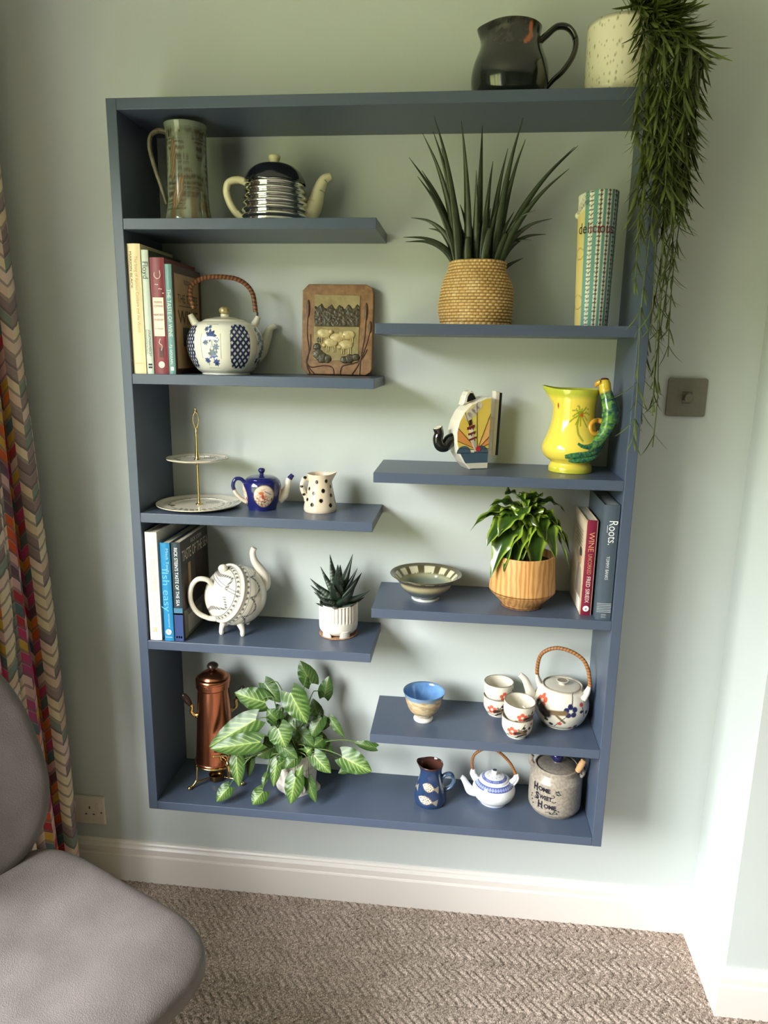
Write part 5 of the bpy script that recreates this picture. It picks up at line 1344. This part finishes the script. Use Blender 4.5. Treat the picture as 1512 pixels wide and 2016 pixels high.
# leaves: stalk end (base of the blade) and tip, in metres from the pot centre (x right, z above shelf), y toward the room is negative
SL = .00128
def q_(px, py): return ((px-578)*SL, (1560-py)*SL-.005)
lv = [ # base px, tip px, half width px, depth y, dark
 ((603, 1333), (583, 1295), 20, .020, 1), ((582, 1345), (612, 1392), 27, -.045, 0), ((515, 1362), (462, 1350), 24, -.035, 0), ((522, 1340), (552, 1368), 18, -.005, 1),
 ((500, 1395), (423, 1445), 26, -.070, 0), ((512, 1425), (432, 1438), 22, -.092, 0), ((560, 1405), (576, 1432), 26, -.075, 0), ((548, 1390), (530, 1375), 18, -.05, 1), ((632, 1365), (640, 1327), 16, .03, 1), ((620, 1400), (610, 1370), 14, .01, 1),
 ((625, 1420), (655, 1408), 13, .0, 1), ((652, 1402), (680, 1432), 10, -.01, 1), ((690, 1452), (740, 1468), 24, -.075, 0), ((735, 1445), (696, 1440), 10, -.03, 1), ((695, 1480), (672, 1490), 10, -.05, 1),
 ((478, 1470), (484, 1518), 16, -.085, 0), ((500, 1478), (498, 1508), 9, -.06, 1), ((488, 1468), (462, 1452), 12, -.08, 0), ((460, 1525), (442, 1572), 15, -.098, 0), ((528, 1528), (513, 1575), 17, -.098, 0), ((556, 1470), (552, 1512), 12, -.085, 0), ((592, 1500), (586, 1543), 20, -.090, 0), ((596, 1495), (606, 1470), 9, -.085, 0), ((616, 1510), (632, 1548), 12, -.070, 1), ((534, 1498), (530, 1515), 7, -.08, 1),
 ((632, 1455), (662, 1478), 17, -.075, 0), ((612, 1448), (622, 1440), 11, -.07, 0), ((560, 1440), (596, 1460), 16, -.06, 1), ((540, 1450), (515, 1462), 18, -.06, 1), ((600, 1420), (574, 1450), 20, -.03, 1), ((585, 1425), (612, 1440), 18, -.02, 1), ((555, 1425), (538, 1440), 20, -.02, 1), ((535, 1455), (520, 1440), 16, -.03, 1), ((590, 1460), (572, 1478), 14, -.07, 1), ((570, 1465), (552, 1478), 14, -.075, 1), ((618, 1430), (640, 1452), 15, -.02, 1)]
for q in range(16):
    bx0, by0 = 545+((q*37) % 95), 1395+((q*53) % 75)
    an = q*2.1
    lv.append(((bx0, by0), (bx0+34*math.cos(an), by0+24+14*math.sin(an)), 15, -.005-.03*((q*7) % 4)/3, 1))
stk = M('green_stalk', S(88, 112, 56), rough=.5)
for i, (bq, tq, wq, yy, dk) in enumerate(lv):
    bx_, bz = q_(*bq); tx, tz = q_(*tq)
    L_ = math.hypot(tx-bx_, tz-bz); tz = max(tz, .012); bz = max(bz, .02)
    tipy = yy-(.012 if tz < bz else -.010)
    tipy = max(tipy, -.118+.0)
    mid = ((bx_+tx)/2, (yy+tipy)/2-.008, (bz+tz)/2+.004)
    # blade facing the room
    over = .18
    p0 = (bx_-(tx-bx_)*over, yy+.004, bz-(tz-bz)*over)
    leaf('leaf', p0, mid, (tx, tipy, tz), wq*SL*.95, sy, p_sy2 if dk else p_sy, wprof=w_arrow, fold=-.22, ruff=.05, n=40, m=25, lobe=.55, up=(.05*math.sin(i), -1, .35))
    rx, ry = .022*math.sin(i*2.4), -.020+.022*math.cos(i*1.7)
    mz = max(bz, .11)+.012
    ex = bx_*.62 if abs(bx_) > .06 else bx_*.8
    tube('stalk', [(rx, ry, .088), (rx*.6+ex*.4, (ry+yy)/2, mz*.5+.06), (ex, yy*.8, mz), (bx_, yy+.004, bz)], [.0018, .0016, .0014, .0011], stk, sy, n=16, seg=6)

# ---- fish jug
fj = at('fish_jug', .695, -.103, 'BOT', 'small blue jug with white painted fish and a brown inside', 'jug')
def p_(th, r, z, k):
    c = mixc(base(th, S(42, 66, 104)), S(34, 52, 86), fbm(th*4, z*50, 2)); u = th*.037; out = (k < .6)*1.0
    for cu, cz, an in ((-.006, .056, -.22), (-.012, .024, -.20), (.058, .05, -.2), (-.068, .04, .2), (.09, .022, -.1), (-.11, .06, 0)):
        du, dz = u-cu, z-cz; a_, b_ = du*math.cos(an)+dz*math.sin(an), -du*math.sin(an)+dz*math.cos(an)
        a_, b_ = a_/1.25, b_/1.25
        body = (np.abs(b_) < .0085*np.clip(1-(a_/.0155)**2, 0, 1))
        tail = (a_ > .0125) & (a_ < .024) & (np.abs(b_) < (a_-.0125)*.62)
        c = mixc(c, S(216, 208, 190), body*out); c = mixc(c, S(150, 140, 124), tail*out)
        sc_ = body & ((np.abs(((a_+b_)/.0055) % 1-.5) < .09) | (np.abs(((a_-b_)/.0055) % 1-.5) < .09)) & (a_ > -.006)
        c = mixc(c, S(70, 58, 48), sc_*out); c = mixc(c, S(40, 36, 36), disc(a_, b_, -.0095, .001, .0012)*out)
        rim_ = body & (np.abs(b_) > .0085*np.clip(1-(a_/.0155)**2, 0, 1)-.0012)
        c = mixc(c, S(130, 90, 60), rim_*out*.7)
    c = np.where((k > .6)[..., None], base(th, S(88, 54, 46)), c)
    return mixc(c, S(70, 46, 42), ss(.097, .100, z))
def m_(th, r, z, k):
    w = np.exp(-((th+1.75)/.5)**2)*ss(.085, .103, z); return r+w*.007, z+w*.004
lathe('body', [(0, 0), (.034, 0), (.038, .002), (.0405, .010), (.0400, .022), (.0355, .044), (.0295, .066), (.0270, .080), (.0275, .092), (.0300, .1025), (.0290, .1035), (.0260, .095), (.0250, .08), (.0275, .064), (.033, .04), (0, .03)], GLAZE, fj, seg=260, n=170, paint=p_, mod=m_)
bgz = M('blue_jug_glaze', S(44, 66, 98), rough=.15, coat=.3, color2=S(84, 108, 134), nscale=60)
tube('handle', [(.026, 0, .064), (.036, 0, .075), (.050, 0, .077), (.057, 0, .064), (.054, 0, .048), (.045, 0, .038), (.036, 0, .034)], [.006, .0058, .0056, .0055, .0055, .0055, .006], bgz, fj, n=50, flat=1.25, wide=.85, hint=(0, 1, 0))

# ---- rice-grain teapot
rt = at('rice_grain_teapot', .853, -.080, 'BOT', 'small white porcelain teapot with blue key-pattern bands and an arched cane handle', 'teapot')
def p_(th, r, z, k):
    c = base(th, S(232, 234, 236))
    b1 = (z > .050)*(z < .059); u = th*40
    kp = ((np.sin(u*1.0) > .2) & (np.sin(z*1700) > -.2)) | (np.abs(z-.0505) < .0008) | (np.abs(z-.0585) < .0008)
    c = mixc(c, S(150, 160, 208), b1*1.0); c = mixc(c, S(58, 72, 150), (b1*kp)*.9)
    g = disc((th*14) % 1-.5, ((z-.020)/.012) % 1-.5, 0, 0, .13, .22, .2)*(z > .016)*(z < .042)
    c = mixc(c, S(204, 212, 212), g)
    return mixc(c, S(110, 126, 180), ss(.004, .002, z)*.6)
lathe('body', [(0, 0), (.032, 0), (.034, .002), (.036, .006), (.048, .017), (.0535, .032), (.0500, .046), (.0420, .0565), (.0350, .061), (.033, .060), (0, .058)], GLAZE, rt, seg=240, n=130, paint=p_)
def p_(th, r, z, k):
    c = base(th, S(232, 234, 236)); b1 = (r > .0245)*(r < .0315); kp = (np.sin(th*44) > .1) | (np.abs(r-.0250) < .0008) | (np.abs(r-.0310) < .0008)
    c = mixc(c, S(150, 160, 208), b1*1.0); c = mixc(c, S(58, 72, 150), (b1*kp)*.9)
    c = mixc(c, S(120, 134, 190), disc((th*5/PI) % 1-.5, (r-.016)/.012, 0, 0, .1, .15, .3)*.7*(z < .075)); return mixc(c, S(50, 56, 90), ss(.0835, .0855, z))
lathe('lid', [(.0345, .059), (.0340, .063), (.026, .0685), (.014, .0715), (.007, .0725), (.0055, .0755), (.0080, .080), (.006, .0845), (0, .0865)], GLAZE, rt, seg=140, n=90, paint=p_)
wp = M('white_porcelain', S(232, 234, 236), rough=.1, coat=.4)
tube('spout', [(-.044, -.006, .022), (-.058, -.008, .026), (-.068, -.009, .042), (-.076, -.010, .056), (-.082, -.010, .061)], [.0125, .0115, .0085, .0070, .0062], wp, rt, n=40, seg=18)
for s in (-1, 1):
    tube('lug', [(s*.040, 0, .054), (s*.050, 0, .066), (s*.053, 0, .080)], [.0065, .0058, .004], wp, rt, n=14)
    tube('lug', [(s*.047, 0, .048), (s*.057, 0, .066), (s*.055, 0, .080)], [.004, .0038, .0035], wp, rt, n=14)
cane_handle(rt, [(-.053, 0, .074), (-.057, 0, .096), (-.052, 0, .120), (-.030, .004, .136), (-.006, .006, .138), (.018, .005, .124), (.038, .003, .104), (.050, 0, .082), (.053, 0, .074)], .0036, light=True, bands=40)

# ---- home sweet home jar
hj = at('stoneware_jar', 1.0025, -.084, 'BOT', 'grey stoneware lidded jar lettered Home Sweet Home with a wooden bail handle', 'jar')
salt = M('salt_glazed_stoneware', S(168, 158, 144), rough=.3, color2=S(140, 130, 118), nscale=160, detail=8)
lathe('body', [(0, 0), (.052, 0), (.0555, .002), (.0610, .010), (.0635, .022), (.0635, .082), (.0620, .092), (.0560, .102), (.0530, .106), (.0525, .116), (.0505, .1175), (.0485, .116), (.048, .108), (0, .104)], salt, hj, seg=80, n=90)
lathe('lid', [(.0475, .111), (.0470, .1145), (.036, .1195), (.018, .1230), (.010, .1240), (.0085, .127), (0, .128)], M('salt_glazed_lid', S(138, 130, 120), rough=.3, color2=S(118, 110, 102), nscale=160), hj, seg=64, n=50)
lathe('lid_knob', [(0, .125), (.0095, .1255), (.0100, .128), (.0145, .134), (.0145, .142), (.011, .146), (0, .147)], M('navy_glaze', S(28, 32, 92), rough=.12, coat=.4), hj, seg=40, n=40)
Rj = .0643
ink = M('black_print', S(30, 30, 42), rough=.35)
def cyl(a0, z0, sl=0): return lambda X, Y: (Rj*np.sin(a0+X/Rj), -Rj*np.cos(a0+X/Rj), z0+Y-X*sl)
A0 = -.40
for tx, sz, dx, zz, ln in (('H', .026, -.024, .0755, .013), ('OME', .0145, .000, .0765, .032), ('S', .024, -.018, .0540, .011), ('WEET', .0145, .005, .0560, .032), ('H', .025, -.008, .0350, .013), ('OME', .0145, .017, .0350, .030)):
    text('print', tx, sz, cyl(A0+dx/Rj, zz), ink, hj, fit=ln, bold=.05)
for pts in ([(.020, .062), (.026, .064), (.024, .069), (.020, .067)], [(-.028, .046), (-.024, .044), (-.018, .047)], [(.020, .052), (.026, .050), (.030, .053)], [(-.014, .026), (-.006, .030), (.000, .026)], [(.006, .020), (.016, .022), (.024, .018), (.034, .024)], [(.024, .020), (.028, .028), (.034, .030)], [(.028, .076), (.033, .079), (.038, .076)], [(.030, .074), (.036, .071)]):
    q = [(Rj*math.sin(A0+a_/Rj), -Rj*math.cos(A0+a_/Rj), b_) for a_, b_ in pts]
    tube('print', q, .0007, ink, hj, n=16, seg=5)
lfm = M('green_grey_print', S(70, 84, 70), rough=.35)
for a_, b_ in ((.029, .079), (.034, .081), (.031, .073), (.038, .073), (.028, .026), (.033, .021), (.018, .019), (.037, .028), (-.036, .05), (-.034, .036), (-.030, .028), (-.037, .043)):
    ellipsoid('print', (Rj*math.sin(A0+a_/Rj), -Rj*math.cos(A0+a_/Rj), b_), (.0024, .0024, .0016), lfm, hj, seg=8, n=6)
for s in (-1, 1):
    tube('lug', [(s*.056, -.006 if s > 0 else .012, .096), (s*.063, -.008 if s > 0 else .012, .108), (s*.060, -.008 if s > 0 else .012, .122)], [.007, .006, .0045], salt, hj, n=16)
steel = M('steel_wire', S(170, 170, 168), rough=.25, metal=1)
tube('bail_wire', [(.066, -.008, .106), (.069, -.010, .122), (.060, -.018, .142)], .0014, steel, hj, n=14, seg=8)
lathe('wooden_grip', [(0, 0), (.0055, 0), (.0075, .004), (.0065, .006), (.0078, .009), (.0078, .026), (.0065, .029), (.0075, .032), (.005, .036), (0, .036)], M('light_wood', S(206, 160, 112), rough=.5), hj, seg=24, n=50).matrix_basis = Matrix.Translation((.0495, -.022, .118)) @ Matrix.Rotation(math.radians(22), 4, 'Y')
tube('bail_wire', [(.052, -.021, .119), (.060, -.014, .108), (.064, -.009, .101)], .0014, steel, hj, n=12, seg=8)
tube('bail_wire', [(-.060, .012, .110), (-.064, .012, .13), (-.060, .012, .150), (-.045, .010, .168)], .003, salt, hj, n=16, seg=8)
# ================================================================== trailing plant on top of the unit
tr = empty('trailing_plant', (1.017, -.112, LEV['TOP']), 0, 'long trailing narrow-leaved plant in a speckled cream pot on top of the shelves', 'plant')
spk = bpy.data.materials.new('speckled_cream_glaze'); spk.use_nodes = True
t = spk.node_tree; b = t.nodes['Principled BSDF']; b.inputs['Roughness'].default_value = .18; b.inputs['Coat Weight'].default_value = .3
tcn = N(t, 'ShaderNodeTexCoord'); mp = N(t, 'ShaderNodeMapping'); mp.inputs['Scale'].default_value = (1, 1, .55)
vo = N(t, 'ShaderNodeTexVoronoi'); vo.inputs['Scale'].default_value = 130; vo.inputs['Randomness'].default_value = 1
n1 = N(t, 'ShaderNodeTexNoise'); n1.inputs['Scale'].default_value = 60
mm = N(t, 'ShaderNodeMath', operation='MULTIPLY'); cr = N(t, 'ShaderNodeValToRGB')
cr.color_ramp.elements[0].position = .0; cr.color_ramp.elements[0].color = (*S(140, 132, 92), 1); cr.color_ramp.elements[1].position = .15; cr.color_ramp.elements[1].color = (*S(230, 223, 204), 1)
t.links.new(tcn.outputs['Object'], mp.inputs[0]); t.links.new(mp.outputs[0], vo.inputs['Vector']); t.links.new(mp.outputs[0], n1.inputs['Vector'])
t.links.new(vo.outputs['Distance'], mm.inputs[0]); t.links.new(n1.outputs['Fac'], mm.inputs[1]); t.links.new(mm.outputs[0], cr.inputs[0]); t.links.new(cr.outputs[0], b.inputs['Base Color'])
lathe('pot', [(0, 0), (.050, 0), (.058, .003), (.0635, .012), (.0655, .03), (.0665, .125), (.0660, .131), (.0640, .1325), (.0620, .130), (.0615, .115), (.05, .113)], spk, tr, seg=80, n=70)
lathe('soil', [(0, .116), (.062, .115)], M('potting_soil'), tr, seg=24, n=4)
RT = np.random.RandomState(21)
def leaf_mesh(nm, L_, w, bend):
    n = 8; t = np.linspace(0, 1, n)
    wp = np.sin(PI*np.clip(t*.93+.07, 0, 1))**.6*w; wp[-1] = .0001
    C = np.stack([t*L_, 0*t, -bend*L_*t**2], -1)
    prof = [(-1, .25), (0, -.12), (1, .25)]
    P = np.stack([C+np.stack([0*t, u_*wp, v_*wp], -1) for u_, v_ in prof], 1)
    t2 = t[:, None]+0*P[..., 0]
    c = mixc(mixc(base(t2, S(78, 92, 42)), S(116, 130, 68), ss(.1, .9, t2)*.6), S(56, 70, 32), (np.abs(np.array([-1, 0, 1]))[None, :]+0*t2)*.25)
    nn, m = P.shape[:2]; i = np.arange(nn-1)[:, None]; j = np.arange(m-1)[None, :]
    F = np.stack([i*m+j, i*m+j+1, (i+1)*m+j+1, (i+1)*m+j], -1).reshape(-1, 4)
    return P.reshape(-1, 3), F, c.reshape(-1, 3)
variants = [leaf_mesh('leaf', L_, w, bd) for L_, w, bd in ((.060, .0028, .16), (.050, .0026, .06), (.068, .0029, .24), (.044, .0025, -.1), (.054, .0032, .12))]
meshes = []
for V_, F_, c_ in variants:
    me = raw_mesh('leaf', V_, F_, True, c_); me.materials.append(LEAF); meshes.append(me)
allleaf = []
def add_leaves(path, dens, sparse, first):
    """pairs of leaves along a hanging stem"""
    d = np.linalg.norm(np.diff(path, axis=0), axis=1); s = np.concatenate([[0], np.cumsum(d)])
    step = dens; pos = np.arange(.012, s[-1], step)
    for k, q in enumerate(pos):
        if RT.rand() < sparse: continue
        P0 = np.array([np.interp(q, s, path[:, i]) for i in range(3)])
        P1 = np.array([np.interp(min(q+.01, s[-1]), s, path[:, i]) for i in range(3)]); T_ = P1-P0; T_ /= np.linalg.norm(T_)+1e-9
        az = RT.rand()*2*PI
        for e in ((0, PI) if RT.rand() < .75 else (0, 2.1, 4.2)):
            a_ = az+e+RT.randn()*.3
            side = np.array([math.cos(a_), math.sin(a_), 0]); side -= T_*(side@T_); side /= np.linalg.norm(side)+1e-9
            sp = .25+.62*RT.rand()**1.4
            X_ = T_*(1-.30*sp)+side*sp*.9; X_ /= np.linalg.norm(X_)
            Yv = np.cross(T_, X_); Yv /= np.linalg.norm(Yv)+1e-9; Zv = np.cross(X_, Yv)
            sc_ = (.72+.42*RT.rand())*(.8 if P0[2] < 1.40+ZB else 1)
            v = RT.randint(len(variants)); Vt = variants[v][0]; Lv = Vt[:, 0].max(); ti = int(np.argmax(Vt[:, 0])); tipp = P0+sc_*(Vt[ti, 0]*X_+Vt[ti, 2]*Zv); midp = P0+sc_*(Vt[12, 0]*X_+Vt[12, 2]*Zv)
            # keep clear of the wall and the shelf unit
            if tipp[1] > -.006: continue
            inside = lambda p: (p[0] < W+.007) and (p[1] > -D-.007) and (p[2] < H+ZB+.001) and (p[2] > ZB)
            if inside(tipp) or inside(P0) or inside(midp): continue
            if tipp[2] > LEV['TOP']-.001 and math.hypot(tipp[0]-1.017, tipp[1]+.112) < .066 and tipp[2] < LEV['TOP']+.125: continue
            allleaf.append((P0, X_, Yv, Zv, sc_, v, q))
stemm = M('trailing_stem', S(92, 104, 52), rough=.6)
# (x, y) where each stem hangs, lowest height above the unit base, density
hang = [ # x, y, lowest height (from the unit base), leaf spacing, share skipped
 (1.048, -.226, 1.40, .015, 0), (1.060, -.230, 1.34, .015, 0), (1.076, -.226, 1.37, .015, 0), (1.094, -.224, 1.44, .015, 0), (1.112, -.218, 1.36, .015, 0), (1.130, -.195, 1.42, .015, 0), (1.066, -.240, 1.45, .015, 0), (1.090, -.242, 1.42, .015, 0),
 (1.142, -.165, 1.40, .015, 0), (1.126, -.135, 1.36, .015, 0), (1.150, -.130, 1.44, .015, 0), (1.138, -.095, 1.38, .015, 0), (1.148, -.190, 1.50, .015, 0), (1.112, -.236, 1.50, .015, 0), (1.132, -.218, 1.50, .015, 0), (1.036, -.228, 1.52, .016, 0),
 (1.078, -.222, .960, .036, .05), (1.094, -.217, 1.16, .034, .05), (1.113, -.150, .975, .034, .15), (1.130, -.168, .93, .036, .15), (1.118, -.095, .965, .034, .15), (1.142, -.120, 1.02, .034, .15), (1.150, -.150, 1.12, .034, .1), (1.108, -.205, 1.22, .032, .1), (1.122, -.186, 1.00, .036, .15), (1.060, -.218, 1.24, .034, .1)]
for i, (hx, hy, ze, st_p, sk) in enumerate(hang):
    a_ = math.atan2(hy+.112, hx-1.017)
    r0 = .02+.02*RT.rand()
    p = [(1.017+r0*math.cos(a_), -.112+r0*math.sin(a_), LEV['TOP']+.114), (1.017+.052*math.cos(a_), -.112+.052*math.sin(a_), LEV['TOP']+.146+.012*RT.rand())]
    ux, uy = math.cos(a_), math.sin(a_)
    p.append((1.017+.078*ux, -.112+.078*uy, LEV['TOP']+.132))
    p.append((hx, hy, LEV['TOP']+.060))
    zt = LEV['TOP']+.02; zb = ze+ZB; nseg = max(3, int((zt-zb)/.09))
    wob = .006 if hx > W+.012 else .003
    for k in range(nseg+1):
        f = k/nseg
        p.append((hx+wob*math.sin(i*2.3+k*1.3)*min(1, k), hy+wob*math.cos(i*1.7+k*1.1)*min(1, k)-.0, zt+(zb-zt)*f))
    path, _ = crom(p, 16*len(p))
    tube('stem', path[::3], .0011, stemm, tr, seg=5, smooth_path=False).matrix_parent_inverse = Matrix.Translation((-1.017, .112, -LEV['TOP']))
    if st_p > .015:     # leafier above, bare long stems below
        top = path[path[:, 2] > 1.42+ZB]; add_leaves(path, st_p, sk, i); add_leaves(top, .02, .1, i)
    else: add_leaves(path, st_p, sk, i)
# short upright shoots in the pot
for i in range(16):
    a_ = -1.2+RT.rand()*3.0; r0 = .02+.03*RT.rand()
    b0 = np.array([1.017+r0*math.cos(a_)+.012, -.112+r0*math.sin(a_), LEV['TOP']+.112]); d = np.array([.35*math.cos(a_)+.1, .35*math.sin(a_), 1]); d /= np.linalg.norm(d)
    path = np.array([b0+d*s_*.05+np.array([.02, 0, -.01])*s_*s_ for s_ in np.linspace(0, 1, 8)])
    tube('stem', path, .0012, stemm, tr, seg=5, smooth_path=False).matrix_parent_inverse = Matrix.Translation((-1.017, .112, -LEV['TOP']))
    add_leaves(path, .010, 0, i)
# the longest-hanging, best separated leaves are single objects, the thick of the foliage is one part
order = sorted(range(len(allleaf)), key=lambda i: allleaf[i][0][2])
single = set(order[:290])
VV, FF, CC = [], [], []; off = 0
INV = Matrix.Translation((-1.017, .112, -LEV['TOP']))
for i, (P0, X_, Yv, Zv, sc_, v, q) in enumerate(allleaf):
    if i in single:
        o = bpy.data.objects.new('leaf', meshes[v]); COL.objects.link(o); o.parent = tr; o.matrix_parent_inverse = INV
        m = Matrix.Identity(4)
        for r in range(3):
            m[r][0] = X_[r]*sc_; m[r][1] = Yv[r]*sc_; m[r][2] = Zv[r]*sc_; m[r][3] = P0[r]
        o.matrix_basis = m
    else:
        V_, F_, c_ = variants[v]
        VV.append(P0+sc_*(V_[:, :1]*X_+V_[:, 1:2]*Yv+V_[:, 2:3]*Zv)); FF.append(F_+off); CC.append(c_*(.62+.6*RT.rand())); off += len(V_)
o = link('foliage', raw_mesh('foliage', np.concatenate(VV), np.concatenate(FF), True, np.concatenate(CC)), LEAF, tr)
o.matrix_parent_inverse = INV; o['kind'] = 'stuff'
print('trailing leaves', len(allleaf))
# ================================================================== third level: pieces that belong to a part
SUB = {'lid_knob': 'lid', 'spine_print': 'spine', 'cover_print': 'cover', 'parrot_beak': 'parrot', 'parrot_crest': 'parrot', 'parrot_eye': 'parrot', 'parrot_tail': 'parrot',
       'lid_inlay': 'lid', 'handle_inlay': 'handle', 'handle_bridge': 'handle', 'spout_mouth': 'spout', 'finial': 'rod', 'ring_handle': 'rod', 'tap_lever': 'tap', 'tap_collar': 'tap', 'pot_foot': 'pot',
       'sheep_relief': 'picture_panel', 'tree_relief': 'picture_panel', 'bush_relief': 'picture_panel', 'stem_relief': 'slab', 'bulrush_relief': 'slab', 'stand_foot': 'stand_ring', 'stand_leg': 'stand_ring', 'stand_brace': 'stand_ring', 'dial_mark': 'plate', 'socket_hole': 'face_plate', 'fixing_screw': 'face_plate', 'print': 'body'}
kids = {}
for o in bpy.data.objects:
    if o.parent is not None: kids.setdefault(o.parent, []).append(o)
for root, ch in kids.items():
    if root.parent is not None: continue
    by = {}
    for c in ch: by.setdefault(c.name.split('.')[0], c)
    for c in ch:
        pn = SUB.get(c.name.split('.')[0])
        if pn and pn in by and by[pn] is not c:
            p = by[pn]; old = c.matrix_parent_inverse.copy()
            c.parent = p; c.matrix_parent_inverse = p.matrix_basis.inverted() @ old
